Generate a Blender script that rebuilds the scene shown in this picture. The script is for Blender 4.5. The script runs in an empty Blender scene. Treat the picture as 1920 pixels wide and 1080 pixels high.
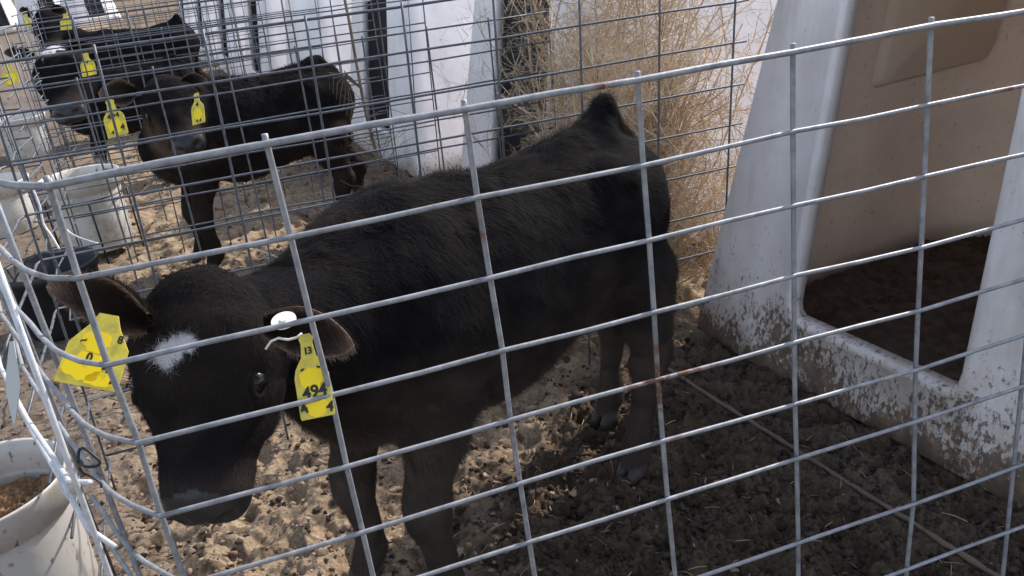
import bpy, math, random
import numpy as np
TAPER = .36
from mathutils import Vector, Matrix
random.seed(7); RNG = np.random.default_rng(7)
S = bpy.context.scene
# ------------------------------------------------------------------ camera
CAM_H = 1.2; PITCH = math.radians(23.8); ROLL = math.radians(6.8); FPX = 1520.0
FW = np.array([0, math.cos(PITCH), -math.sin(PITCH)]); UP = np.array([0, math.sin(PITCH), math.cos(PITCH)]); RT = np.array([1., 0, 0])
CX = RT*math.cos(ROLL) - UP*math.sin(ROLL); CY = RT*math.sin(ROLL) + UP*math.cos(ROLL)
cd = bpy.data.cameras.new('camera'); cd.lens = FPX/1920*36; cd.clip_end = 2000; cd.clip_start = 0.02
cam = bpy.data.objects.new('camera', cd); S.collection.objects.link(cam)
cam.matrix_world = Matrix(((CX[0], CY[0], -FW[0], 0), (CX[1], CY[1], -FW[1], 0), (CX[2], CY[2], -FW[2], CAM_H), (0, 0, 0, 1)))
S.camera = cam
# ------------------------------------------------------------------ sky and sun
SUN_AZ = np.array([0.71, 0.70]); SUN_AZ /= np.linalg.norm(SUN_AZ); SUN_EL = math.radians(41)
w = bpy.data.worlds.new("World"); S.world = w; w.use_nodes = True
nt = w.node_tree; bg = nt.nodes['Background']; sky = nt.nodes.new('ShaderNodeTexSky')
sky.sky_type = 'NISHITA'; sky.sun_disc = False; sky.sun_elevation = SUN_EL
sky.sun_rotation = math.atan2(SUN_AZ[0], SUN_AZ[1])
hs_ = nt.nodes.new('ShaderNodeHueSaturation'); hs_.inputs['Saturation'].default_value = .62; nt.links.new(sky.outputs[0], hs_.inputs['Color']); nt.links.new(hs_.outputs[0], bg.inputs[0]); bg.inputs[1].default_value = 0.15
sl = bpy.data.lights.new('sun', 'SUN'); sl.energy = 3.2; sl.angle = math.radians(0.5); sl.color = (1.0, 0.93, 0.84)
so = bpy.data.objects.new('sun', sl); S.collection.objects.link(so)
sd = Vector((SUN_AZ[0]*math.cos(SUN_EL), SUN_AZ[1]*math.cos(SUN_EL), math.sin(SUN_EL)))
so.rotation_euler = sd.to_track_quat('Z', 'Y').to_euler(); so.location = (5, 5, 8)
S.view_settings.view_transform = 'Standard'; S.view_settings.look = 'None'
S.view_settings.exposure = 0.92; S.view_settings.gamma = 1.0

# ------------------------------------------------------------------ helpers
C0 = np.array([0, 0, CAM_H])
def ray(u, v):
    return FW + CX*((u-960)/FPX) + CY*(-(v-540)/FPX)
def at(u, v, d): return C0 + ray(u, v)*d
def gnd(u, v, z=0.):
    d = ray(u, v); return C0 + d*((z-CAM_H)/d[2])
def on_plane(u, v, P, n):
    d = ray(u, v); n = np.asarray(n, float); return C0 + d*(np.dot(np.asarray(P)-C0, n)/np.dot(d, n))
def unit(v): v = np.asarray(v, float); return v/np.linalg.norm(v)

def mesh_np(name, V, F, mats=(), parent=None, smooth=True, colors=None, fmat=None, loc=None):
    """V (n,3); F list of faces or (m,k) array"""
    me = bpy.data.meshes.new(name)
    V = np.asarray(V, np.float32)
    if isinstance(F, np.ndarray):
        m, k = F.shape
        me.vertices.add(len(V)); me.vertices.foreach_set('co', V.ravel())
        me.loops.add(m*k); me.loops.foreach_set('vertex_index', F.astype(np.int32).ravel())
        me.polygons.add(m); me.polygons.foreach_set('loop_start', np.arange(0, m*k, k, dtype=np.int32))
        try: me.polygons.foreach_set('loop_total', np.full(m, k, np.int32))
        except Exception: pass
        me.update(calc_edges=True)
    else:
        me.from_pydata([tuple(map(float, p)) for p in V], [], F)
    for m_ in mats: me.materials.append(m_)
    if fmat is not None: me.polygons.foreach_set('material_index', np.asarray(fmat, np.int32))
    me.polygons.foreach_set('use_smooth', np.full(len(me.polygons), smooth, bool))
    if colors is not None:
        a = me.color_attributes.new('coat', 'FLOAT_COLOR', 'POINT')
        c = np.ones((len(V), 4), np.float32); c[:, :3] = colors; a.data.foreach_set('color', c.ravel())
    me.validate(); me.update()
    o = bpy.data.objects.new(name, me); S.collection.objects.link(o)
    if loc is not None: o.location = loc
    if parent is not None: o.parent = parent
    return o

class MB:
    """collects shapes into one mesh"""
    def __init__(s): s.v = []; s.f = []; s.m = []; s.n = 0
    def add(s, V, F, mi=0):
        s.v.extend([tuple(map(float, p)) for p in V]); s.f.extend([tuple(i+s.n for i in f) for f in F]); s.m.extend([mi]*len(F)); s.n += len(V)
    def tube(s, pts, r, sides=6, mi=0, caps=True):
        P = [np.asarray(p, float) for p in pts]; n = len(P)
        if np.isscalar(r): r = [r]*n
        T = [unit(P[min(i+1, n-1)]-P[max(i-1, 0)]) for i in range(n)]
        a = np.array([0, 0, 1.]) if abs(T[0][2]) < .9 else np.array([1., 0, 0])
        N = unit(np.cross(T[0], a)); V = []
        for i in range(n):
            N = unit(N - T[i]*np.dot(N, T[i])); Bn = np.cross(T[i], N)
            for k in range(sides):
                an = 2*math.pi*k/sides; V.append(P[i] + (N*math.cos(an)+Bn*math.sin(an))*r[i])
        F = []
        for i in range(n-1):
            for k in range(sides):
                k2 = (k+1) % sides; F.append((i*sides+k, i*sides+k2, (i+1)*sides+k2, (i+1)*sides+k))
        if caps:
            F.append(tuple(range(sides))[::-1]); F.append(tuple((n-1)*sides+k for k in range(sides)))
        s.add(V, F, mi)
    def lathe(s, prof, seg=48, c=(0, 0, 0), mi=0, sq=0.0):
        V = []; F = []; n = len(prof)
        for i in range(seg):
            a = 2*math.pi*i/seg; k = 1+sq*math.cos(4*a)
            for (r, z) in prof: V.append((c[0]+r*k*math.cos(a), c[1]+r*k*math.sin(a), c[2]+z))
        for i in range(seg):
            j = (i+1) % seg
            for k in range(n-1): F.append((i*n+k, j*n+k, j*n+k+1, i*n+k+1))
        s.add(V, F, mi)
    def prism(s, poly, O, X, Y, t, mi=0):
        """polygon (2d) extruded along X x Y by thickness t, centred"""
        O, X, Y = map(lambda q: np.asarray(q, float), (O, X, Y)); N = unit(np.cross(X, Y)); n = len(poly)
        V = [O+X*a+Y*b+N*t/2 for a, b in poly]+[O+X*a+Y*b-N*t/2 for a, b in poly]
        F = [tuple(range(n)), tuple(range(n, 2*n))[::-1]]+[(i, i+n, (i+1) % n+n, (i+1) % n) for i in range(n)]
        s.add(V, F, mi)
    def build(s, name, mats, parent=None, smooth=True, loc=None):
        if not isinstance(mats, (list, tuple)): mats = [mats]
        return mesh_np(name, s.v, s.f, mats, parent, smooth, fmat=s.m, loc=loc)

def tag(o, label=None, cat=None, group=None, kind=None):
    for k, v in (('label', label), ('category', cat), ('group', group), ('kind', kind)):
        if v: o[k] = v
    return o
def empty(name, loc=(0, 0, 0), rz=0, sc=1.0):
    o = bpy.data.objects.new(name, None); S.collection.objects.link(o); o.location = tuple(map(float, loc))
    o.rotation_euler = (0, 0, rz); o.scale = (sc,)*3; o.empty_display_size = .1; return o

# hashed value noise
def vnoise3(P, seed=0):
    P = np.asarray(P, np.float64); I = np.floor(P).astype(np.int64); f = P-I; f = f*f*(3-2*f); out = 0
    def h(x, y, z):
        n = (x*374761393 + y*668265263 + z*2147483647 + seed*974711) & 0xffffffff
        n = ((n ^ (n >> 13))*1274126177) & 0xffffffff; n = n ^ (n >> 16); return (n & 0xffffff)/float(0xffffff)
    for a in (0, 1):
        wa = f[..., 0] if a else 1-f[..., 0]
        for b in (0, 1):
            wb = f[..., 1] if b else 1-f[..., 1]
            for c in (0, 1):
                wc = f[..., 2] if c else 1-f[..., 2]
                out = out + wa*wb*wc*h(I[..., 0]+a, I[..., 1]+b, I[..., 2]+c)
    return out*2-1
def n2(x, y, s, seed=0): return vnoise3(np.stack([x*s, y*s, np.full_like(x, .37)], -1), seed)
def worley2(x, y, s, seed=0):
    X = x*s; Y = y*s; I = np.floor(X).astype(np.int64); J = np.floor(Y).astype(np.int64); d = np.full(x.shape, 9.)
    def h(a, b, q):
        n = (a*374761393+b*668265263+(seed*31+q)*974711) & 0xffffffff; n = ((n ^ (n >> 13))*1274126177) & 0xffffffff
        return ((n ^ (n >> 16)) & 0xffff)/65535.
    for a in (-1, 0, 1):
        for b in (-1, 0, 1):
            px = I+a+h(I+a, J+b, 1); py = J+b+h(I+a, J+b, 2); d = np.minimum(d, (X-px)**2+(Y-py)**2)
    return np.sqrt(d)

# ------------------------------------------------------------------ materials
def material(name, base=(.5, .5, .5), rough=.7, metal=0., spec=None):
    m = bpy.data.materials.new(name); m.use_nodes = True; b = m.node_tree.nodes['Principled BSDF']
    b.inputs['Base Color'].default_value = (*base, 1); b.inputs['Roughness'].default_value = rough; b.inputs['Metallic'].default_value = metal
    if spec is not None: b.inputs['Specular IOR Level'].default_value = spec
    return m, m.node_tree, b
def N(nt, t, **kw):
    n = nt.nodes.new(t)
    for k, v in kw.items(): setattr(n, k, v)
    return n
def noise(nt, scale, detail=4, rough=.6, coord='Object', stretch=None):
    tc = N(nt, 'ShaderNodeTexCoord'); n = N(nt, 'ShaderNodeTexNoise'); n.inputs['Scale'].default_value = scale
    n.inputs['Detail'].default_value = detail; n.inputs['Roughness'].default_value = rough
    if stretch:
        mp = N(nt, 'ShaderNodeMapping'); mp.inputs['Scale'].default_value = stretch
        nt.links.new(tc.outputs[coord], mp.inputs[0]); nt.links.new(mp.outputs[0], n.inputs[0])
    else: nt.links.new(tc.outputs[coord], n.inputs[0])
    return n.outputs['Fac']
def ramp(nt, src, stops):
    r = N(nt, 'ShaderNodeValToRGB'); e = r.color_ramp.elements
    while len(e) < len(stops): e.new(.5)
    for i, (p, c) in enumerate(stops):
        e[i].position = p; e[i].color = (*c, 1) if len(c) == 3 else c
    nt.links.new(src, r.inputs[0]); return r.outputs[0]
def mix(nt, fac, a, b, typ='MIX'):
    m = N(nt, 'ShaderNodeMix', data_type='RGBA', blend_type=typ)
    for s_, i in ((fac, 0), (a, 6), (b, 7)):
        if hasattr(s_, 'is_linked') or hasattr(s_, 'links'): nt.links.new(s_, m.inputs[i])
        else: m.inputs[i].default_value = s_ if i == 0 else (*s_, 1)
    return m.outputs[2]
def mth(nt, op, a, b=0.):
    m = N(nt, 'ShaderNodeMath', operation=op)
    for s_, i in ((a, 0), (b, 1)):
        if hasattr(s_, 'links'): nt.links.new(s_, m.inputs[i])
        else: m.inputs[i].default_value = s_
    return m.outputs[0]
def bump(nt, b, src, strength=.3, dist=.01):
    bn = N(nt, 'ShaderNodeBump'); bn.inputs['Strength'].default_value = strength; bn.inputs['Distance'].default_value = dist
    nt.links.new(src, bn.inputs['Height']); nt.links.new(bn.outputs[0], b.inputs['Normal'])

def wire_mat(name, c1, c2, rust=.60, metal=.25):
    m, nt, b = material(name, c1, .5, metal)
    n1 = noise(nt, 45, 5, .7); n3 = noise(nt, 6, 3, .6)
    base = ramp(nt, n1, [(.30, c2), (.62, c1)])
    rm = ramp(nt, n3, [(rust, (0, 0, 0)), (rust+.05, (1, 1, 1))]); rn = ramp(nt, noise(nt, 90, 4), [(.42, (0, 0, 0)), (.5, (1, 1, 1))])
    rr = mth(nt, 'MULTIPLY', rm, rn)
    col = mix(nt, rr, base, (.13, .06, .035)); nt.links.new(col, b.inputs['Base Color'])
    bump(nt, b, n1, .5, .0015); return m
M_WIRE = wire_mat('galvanised_wire', (.30, .31, .335), (.15, .155, .175), .605)
M_WIRE_D = wire_mat('dark_wire', (.125, .135, .16), (.06, .066, .08), .66)  # darker wire tone for the panels further back
M_WIRE_W = wire_mat('sunlit_wire', (.62, .63, .66), (.42, .43, .46), .68)  # galvanised wire paled, the sun on it is painted into the colour

def attr_mat(name, rough=.75, sheen=.0, spec=.25, trans=0.):
    m, nt, b = material(name, (.1, .1, .1), rough, 0, spec)
    a = N(nt, 'ShaderNodeAttribute', attribute_name='coat'); nt.links.new(a.outputs['Color'], b.inputs['Base Color'])
    if sheen: b.inputs['Sheen Weight'].default_value = sheen; b.inputs['Sheen Roughness'].default_value = .5
    return m
M_SKIN = attr_mat('calf_hide', .95, .0, .05)
M_FUR = attr_mat('calf_hair', .8, .0, .06)
_nt = M_FUR.node_tree; _b = _nt.nodes['Principled BSDF']; _o = [n for n in _nt.nodes if n.type == 'OUTPUT_MATERIAL'][0]
_t = N(_nt, 'ShaderNodeBsdfTranslucent'); _t.inputs[0].default_value = (.60, .42, .29, 1); _m = N(_nt, 'ShaderNodeMixShader'); _m.inputs[0].default_value = .02
_nt.links.new(_b.outputs[0], _m.inputs[1]); _nt.links.new(_t.outputs[0], _m.inputs[2]); _nt.links.new(_m.outputs[0], _o.inputs[0])
M_EYE, _, _ = material('eye', (.006, .005, .005), .16, 0, .4)
M_HOOF, _nt, _b = material('hoof', (.035, .028, .024), .6)
M_NOSE, _nt, _b = material('nose_leather', (.017, .016, .018), .42, 0, .5)
_w = N(_nt, 'ShaderNodeTexVoronoi'); _w.inputs['Scale'].default_value = 260; bump(_nt, _b, _w.outputs[0], .2, .001)

def hutch_mat(name, dirt=1.0):
    m, nt, b = material(name, (.78, .75, .75), .42, 0, .4)
    tc = N(nt, 'ShaderNodeTexCoord'); sx = N(nt, 'ShaderNodeSeparateXYZ'); nt.links.new(tc.outputs['Object'], sx.inputs[0]); z = sx.outputs['Z']
    soft = ramp(nt, noise(nt, 3.2, 5, .65), [(.36, (.76, .73, .74)), (.56, (.90, .87, .88))])
    # run-off streaks
    st = ramp(nt, noise(nt, 9, 5, .7, stretch=(1, 1, .12)), [(.52, (0, 0, 0)), (.66, (1, 1, 1))])
    c = mix(nt, mth(nt, 'MULTIPLY', st, .32*dirt), soft, (.42, .33, .26))
    # dried film low down
    h = N(nt, 'ShaderNodeMapRange'); h.inputs['From Min'].default_value = .55; h.inputs['From Max'].default_value = .02; nt.links.new(z, h.inputs[0]); hz = h.outputs[0]
    film = mth(nt, 'MULTIPLY', mth(nt, 'POWER', hz, 2.0), ramp(nt, noise(nt, 14, 6, .7), [(.36, (.05,)*3), (.62, (1,)*3)]))
    c = mix(nt, mth(nt, 'MINIMUM', mth(nt, 'MULTIPLY', film, .6*dirt), .6), c, (.40, .26, .165))
    # splashes and flecks
    f1 = noise(nt, 85, 6, .74, stretch=(1, 1, .55)); th = mth(nt, 'SUBTRACT', f1, mth(nt, 'SUBTRACT', .645, mth(nt, 'MULTIPLY', mth(nt, 'MULTIPLY', mth(nt, 'POWER', hz, 2.6), ramp(nt, noise(nt, 5, 3, .6), [(.3, (.25,)*3), (.65, (1.1,)*3)])), .36*dirt)))
    fl = ramp(nt, mth(nt, 'MULTIPLY', th, 11), [(0., (0,)*3), (.8, (1,)*3)])
    c = mix(nt, mth(nt, 'MULTIPLY', fl, .9), c, ramp(nt, noise(nt, 35, 4), [(.46, (.085, .045, .025)), (.66, (.25, .155, .09))]))
    f2 = noise(nt, 120, 3, .6); fl2 = ramp(nt, f2, [(.70, (0,)*3), (.74, (1,)*3)])
    c = mix(nt, mth(nt, 'MULTIPLY', fl2, .8*dirt), c, (.12, .08, .055))
    nt.links.new(c, b.inputs['Base Color'])
    r = ramp(nt, fl, [(0, (.40,)*3), (1, (.85,)*3)]); nt.links.new(r, b.inputs['Roughness'])
    bump(nt, b, mth(nt, 'ADD', fl, mth(nt, 'MULTIPLY', noise(nt, 60, 4), .3)), .5, .002)
    return m
M_HUTCH = hutch_mat('white_hutch_plastic', 1.0); M_HUTCH_FAR = hutch_mat('white_hutch_plastic_clean', .35)
M_HIN, _nt, _b = material('tan_hutch_lining', (.62, .50, .40), .6, 0, .3)
_c = ramp(_nt, noise(_nt, 4, 6, .65), [(.34, (.58, .49, .44)), (.62, (.74, .64, .575))])
_c = mix(_nt, ramp(_nt, noise(_nt, 70, 4, .6), [(.64, (0,)*3), (.72, (.8,)*3)]), _c, (.12, .09, .07)); _nt.links.new(_c, _b.inputs['Base Color'])
bump(_nt, _b, noise(_nt, 25, 5), .25, .004)
def see_through(m, amt, col):
    nt = m.node_tree; b = nt.nodes['Principled BSDF']; o = [n for n in nt.nodes if n.type == 'OUTPUT_MATERIAL'][0]
    t = N(nt, 'ShaderNodeBsdfTranslucent'); t.inputs[0].default_value = (*col, 1); mx = N(nt, 'ShaderNodeMixShader'); mx.inputs[0].default_value = amt
    nt.links.new(b.outputs[0], mx.inputs[1]); nt.links.new(t.outputs[0], mx.inputs[2]); nt.links.new(mx.outputs[0], o.inputs[0])
see_through(M_HIN, .12, (.85, .72, .64)); see_through(M_HUTCH, .22, (.9, .88, .85))
M_HATCH, _, _ = material('tan_hatch_plastic', (.90, .76, .62), .6, 0, .3)
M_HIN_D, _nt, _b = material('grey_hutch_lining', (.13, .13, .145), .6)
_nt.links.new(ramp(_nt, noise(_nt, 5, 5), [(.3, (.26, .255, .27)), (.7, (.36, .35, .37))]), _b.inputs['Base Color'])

def plastic(name, base, dirt=(.25, .2, .16), amount=.5, rough=.45):
    m, nt, b = material(name, base, rough, 0, .4)
    d = ramp(nt, noise(nt, 9, 6, .7), [(.48, (0,)*3), (.75, (amount,)*3)])
    c = mix(nt, d, base, dirt); s = ramp(nt, noise(nt, 60, 4, .6, stretch=(1, 1, .5)), [(.62, (0,)*3), (.70, (.9*min(1, amount*1.5),)*3)])
    c = mix(nt, s, c, (dirt[0]*.4, dirt[1]*.4, dirt[2]*.4)); nt.links.new(c, b.inputs['Base Color'])
    sc = noise(nt, 30, 4, .6, stretch=(1, 1, 4)); bump(nt, b, sc, .15, .002); return m
M_BUCKET = plastic('white_bucket_plastic', (.47, .45, .43), (.2, .15, .11), .7); M_BUCKET2 = plastic('grimy_bucket_plastic', (.60, .59, .56), (.30, .25, .18), amount=.95)
M_BLACKP = plastic('black_tub_rubber', (.012, .013, .016), (.05, .045, .04), .4, .5)
M_TAG, _nt, _b = material('yellow_tag_plastic', (.58, .56, .09), .4)
_nt.links.new(ramp(_nt, noise(_nt, 40, 5, .7), [(.35, (.50, .40, .07)), (.6, (.78, .62, .06))]), _b.inputs['Base Color'])
M_TAGB, _, _ = material('bright_yellow_paint', (1.0, .71, .0), .5)
M_INK, _, _ = material('black_ink', (.012, .012, .012), .6)
M_BUTTON, _, _ = material('tag_button', (.72, .70, .62), .4)
M_STRIP, _, _ = material('pale_plastic_strip', (.50, .50, .48), .5)
M_BLACKM, _, _ = material('black_clip_metal', (.03, .03, .032), .4, .6)
def strand_mat(name, stops, trans=.25):
    m, nt, b = material(name, (.4, .3, .2), .75, 0, .2)
    nt.links.new(ramp(nt, noise(nt, 7, 5, .7), stops), b.inputs['Base Color'])
    return m
M_WEED = strand_mat('dry_tumbleweed', [(.34, (.27, .175, .105)), (.50, (.52, .39, .26)), (.66, (.72, .62, .48))])
M_WEEDP = strand_mat('bleached_tumbleweed', [(.30, (.36, .31, .24)), (.55, (.55, .50, .42)), (.75, (.66, .62, .55))])
M_STALK = strand_mat('dead_stalk', [(.3, (.06, .045, .035)), (.6, (.20, .15, .11))])
M_FEED, _nt, _b = material('brown_feed', (.25, .15, .08), .9)
_nt.links.new(ramp(_nt, noise(_nt, 90, 5, .8), [(.35, (.09, .05, .03)), (.55, (.27, .16, .08)), (.7, (.45, .31, .17))]), _b.inputs['Base Color'])
M_STRAW = strand_mat('straw', [(.3, (.30, .22, .13)), (.7, (.55, .44, .29))])
M_CLOD, _nt, _b = material('dirt_clod', (.12, .08, .06), .95, 0, .1)
_a = N(_nt, 'ShaderNodeAttribute', attribute_name='coat'); _nt.links.new(_a.outputs['Color'], _b.inputs['Base Color'])

# ------------------------------------------------------------------ layout constants
HL = np.array([.553, 2.226, 0]); DR = np.array([-.4237, .9058, 0]); NN = np.array([.9058, .4237, 0])   # hutch row
PER = DR*1.8                                                                                       # pen to pen
PDIR = np.array([math.cos(.27), math.sin(.27), 0])                                                  # panels across the row

# ------------------------------------------------------------------ ground
def ground_height(x, y, fine=True):
    s = (x-HL[0])*DR[0]+(y-HL[1])*DR[1]; nd = (x-HL[0])*NN[0]+(y-HL[1])*NN[1]     # along the row, depth behind fronts
    inpen = np.clip((nd+1.75)/.25, 0, 1)
    r = np.hypot(x, y); near = np.clip((14-r)/6, 0, 1)
    z = .018*n2(x, y, 2.1, 1)+.012*n2(x, y, 5.3, 2)
    wl = worley2(x+.03*n2(x, y, 14, 9), y+.03*n2(x, y, 14, 10), 9.5, 3); z += inpen*near*(-.034*np.clip(1-wl*1.7, 0, 1)+.010*wl)     # hoof pits
    wl2 = worley2(x+.02*n2(x, y, 20, 11), y+.02*n2(x, y, 20, 12), 19, 4); cl = np.clip(.62-wl2, 0, 1)*np.clip(n2(x, y, 5, 13)+.45, 0, 1)
    z += near*(.35+.65*inpen)*.030*cl
    rg = 1-np.abs(n2(x, y, 16, 5)); z += near*(.25+.75*inpen)*.024*(rg-.5)
    rg = 1-np.abs(n2(x, y, 37, 6)); z += near*(.3+.7*inpen)*.014*(rg-.5)
    z += near*.007*n2(x, y, 85, 7)+near*.0025*n2(x, y, 170, 8)
    nz = .5*n2(x, y, 3.1, 21)+.35*n2(x, y, 9, 22)
    muck = np.clip((nd+1.12)/.22+nz, 0, 1)*np.clip((-.16+.22*np.clip((nd+.75)/.3, 0, 1)-s)/.13+nz, 0, 1)
    muck = np.maximum(muck, .55*np.clip((nd+.75)/.4+nz, 0, 1)*(s > .35))
    wx = x+.018*n2(x, y, 31, 61)+.03*n2(x, y, 9, 63); wy = y+.018*n2(x, y, 31, 62)+.03*n2(x, y, 9, 64)
    l1_ = worley2(wx, wy, 24, 65); l2_ = worley2(wx+3, wy, 47, 66); am = near*(.22+.78*muck)*(.3+.7*inpen)
    z += am*(.017*np.sqrt(np.clip(.45-l1_, 0, 1))*np.clip(n2(x, y, 13, 67)+.6, 0, 1)+.013*np.sqrt(np.clip(.5-l2_, 0, 1))*np.clip(n2(x, y, 27, 68)+.6, 0, 1)-.012)
    z += am*.014*np.abs(n2(x, y, 58, 69))+am*.008*n2(x, y, 120, 70)
    rail = np.clip(1.6-np.abs(nd+.215)/.022, 0, 1)*((s > -1.35) & (s < .1)); z = z*(1-.85*rail)
    pit = np.clip(1-wl*1.8, 0, 1)
    return z, muck, inpen, nd, pit, s
def build_ground():
    fa = np.arange(-58, 58.01, .17); ca = np.arange(62, 298.1, 6.)
    ang = np.radians(np.concatenate([fa, ca])); na = len(ang)
    r1 = .45*np.exp(np.arange(0, math.log(13/.45), .0034)); r2 = 13*1.12**np.arange(1, 42); rad = np.concatenate([[.05, .2, .35], r1, r2]); nr = len(rad)
    A, Rr = np.meshgrid(ang, rad, indexing='ij'); x = Rr*np.sin(A); y = Rr*np.cos(A)
    z, muck, inpen, nd, pit, s = ground_height(x, y)
    V = np.stack([x, y, z], -1).reshape(-1, 3)
    i = np.arange(na)[:, None]; j = np.arange(nr-1)[None]; i2 = (i+1) % na
    F = np.stack([i*nr+j, i2*nr+j, i2*nr+j+1, i*nr+j+1], -1).reshape(-1, 4)[:, ::-1]
    F = np.ascontiguousarray(F)
    n_a = n2(x, y, 24, 31)*.5+.5; n_b = n2(x, y, 70, 32)*.5+.5; n_c = n2(x, y, 4, 33)*.5+.5
    tan = np.array([.36, .270, .185]); dun = np.array([.20, .155, .125]); dark = np.array([.078, .054, .037]); 
    grey = np.array([.145, .12, .105])
    c = tan*(.72+.45*n_a[..., None])+0*x[..., None]
    lane = 1-inpen; c = c*(1-.75*lane[..., None])+grey*(.75+.5*n_b[..., None])*.75*lane[..., None]
    k = np.clip((n_a*.55+n_b*.45-.52)*5, 0, 1)*.75; c = c*(1-k[..., None])+dun*k[..., None]*.7
    k = np.clip((n2(x, y, 33, 34)-.28)*6, 0, 1)*.85; c = c*(1-k[..., None])+dark*1.3*k[..., None]
    k = np.clip(muck+.35*pit*muck, 0, 1)*.95; c = c*(1-k[..., None])+(dark*(.7+.9*n_b[..., None]))*k[..., None]
    # paler dry apron just in front of the fronts
    k = np.clip(1-np.abs(nd+.16+.05*n2(x, y, 5, 36))/.17, 0, 1)*np.clip(n_c*1.3, 0, 1)*.6*(s < .4); c = c*(1-k[..., None])+np.array([.15, .115, .09])*k[..., None]
    o = mesh_np('ground', V, F, [], None, True, colors=c.reshape(-1, 3)); tag(o, kind='structure')
    m, nt, b = material('corral_soil', (.2, .15, .1), .95, 0, .12)
    a = N(nt, 'ShaderNodeAttribute', attribute_name='coat')
    v = ramp(nt, noise(nt, 130, 6, .75), [(.30, (.45,)*3), (.55, (1.0,)*3), (.75, (1.45,)*3)])
    nt.links.new(mix(nt, 1.0, a.outputs['Color'], v, 'MULTIPLY'), b.inputs['Base Color'])
    bump(nt, b, mth(nt, 'ADD', noise(nt, 60, 8, .75), mth(nt, 'MULTIPLY', noise(nt, 220, 4, .7), .5)), .8, .006)
    o.data.materials.append(m); return o
build_ground()

# loose clods and crumbs of dirt, straw bits
def scatter_clods():
    V = []; F = []; C = []; n = 0
    base = np.array([(1, 0, 0), (-1, 0, 0), (0, 1, 0), (0, -1, 0), (0, 0, 1), (0, 0, -1)], float)
    # subdivided octahedron
    f0 = [(0, 2, 4), (2, 1, 4), (1, 3, 4), (3, 0, 4), (2, 0, 5), (1, 2, 5), (3, 1, 5), (0, 3, 5)]
    vs = [tuple(b) for b in base]; fs = []; cache = {}
    def mid(a, b):
        k = (min(a, b), max(a, b))
        if k not in cache: p = unit(np.array(vs[a])+np.array(vs[b])); vs.append(tuple(p)); cache[k] = len(vs)-1
        return cache[k]
    for a, b_, c in f0:
        ab, bc, ca = mid(a, b_), mid(b_, c), mid(c, a); fs += [(a, ab, ca), (ab, b_, bc), (ca, bc, c), (ab, bc, ca)]
    B = np.array(vs); Fb = np.array(fs); k = len(B)
    num = 70000; th = RNG.uniform(-46, 42, num)*math.pi/180; r = .9*np.exp(RNG.uniform(0, 1, num)*math.log(9/.9))
    x = r*np.sin(th); y = r*np.cos(th); z, muck, inpen, nd, pit, s = ground_height(x, y)
    keep = (RNG.uniform(0, 1, num) < .30+.25*inpen+.45*muck) & (nd < .0); x, y, z, muck = x[keep], y[keep], z[keep], muck[keep]; num = len(x)
    sz = .0016+.009*RNG.uniform(0, 1, num)**4.5; sz = np.where(RNG.uniform(0, 1, num) < .006, sz+.006, sz)
    P = B[None]*sz[:, None, None]*(1+.50*RNG.uniform(-1, 1, (num, k, 1)))*RNG.uniform(.5, 1.4, (num, 1, 3))*np.array([1, 1, .7])
    P += np.stack([x, y, z+sz*.25], -1)[:, None]
    sel = RNG.uniform(0, 1, num)[:, None] < .40+.58*muck[:, None]; col = np.where(sel, np.array([[.060, .046, .037]]), np.array([[.30, .215, .155]]))*RNG.uniform(.6, 1.2, (num, 1))
    Fa = (Fb[None]+(np.arange(num)*k)[:, None, None]).reshape(-1, 3)
    o = mesh_np('dirt_clods', P.reshape(-1, 3), Fa, [M_CLOD], colors=np.repeat(col, k, 0)); tag(o, 'loose crumbs and small clods of dry dirt strewn over the pen floor', 'dirt clods', kind='stuff')
    mb = MB()
    for i in range(800):
        th = random.uniform(-44, 40)*math.pi/180; r = .95*math.exp(random.random()*math.log(6)); x, y = r*math.sin(th), r*math.cos(th)
        if (x-HL[0])*NN[0]+(y-HL[1])*NN[1] > -.05: continue
        z = ground_height(np.array([x]), np.array([y]))[0][0]; a = random.uniform(0, math.pi); L = random.uniform(.01, .05)
        d = np.array([math.cos(a), math.sin(a), random.uniform(-.1, .25)]); p = np.array([x, y, z+.006])
        mb.tube([p-d*L/2, p+np.array([0, 0, .003]), p+d*L/2+np.array([random.uniform(-.004, .004), 0, 0])], random.uniform(.0006, .0012), 3)
    o = mb.build('straw_bits', M_STRAW); tag(o, 'short bits of pale straw scattered on the trampled dirt', 'straw', kind='stuff')
scatter_clods()

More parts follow.
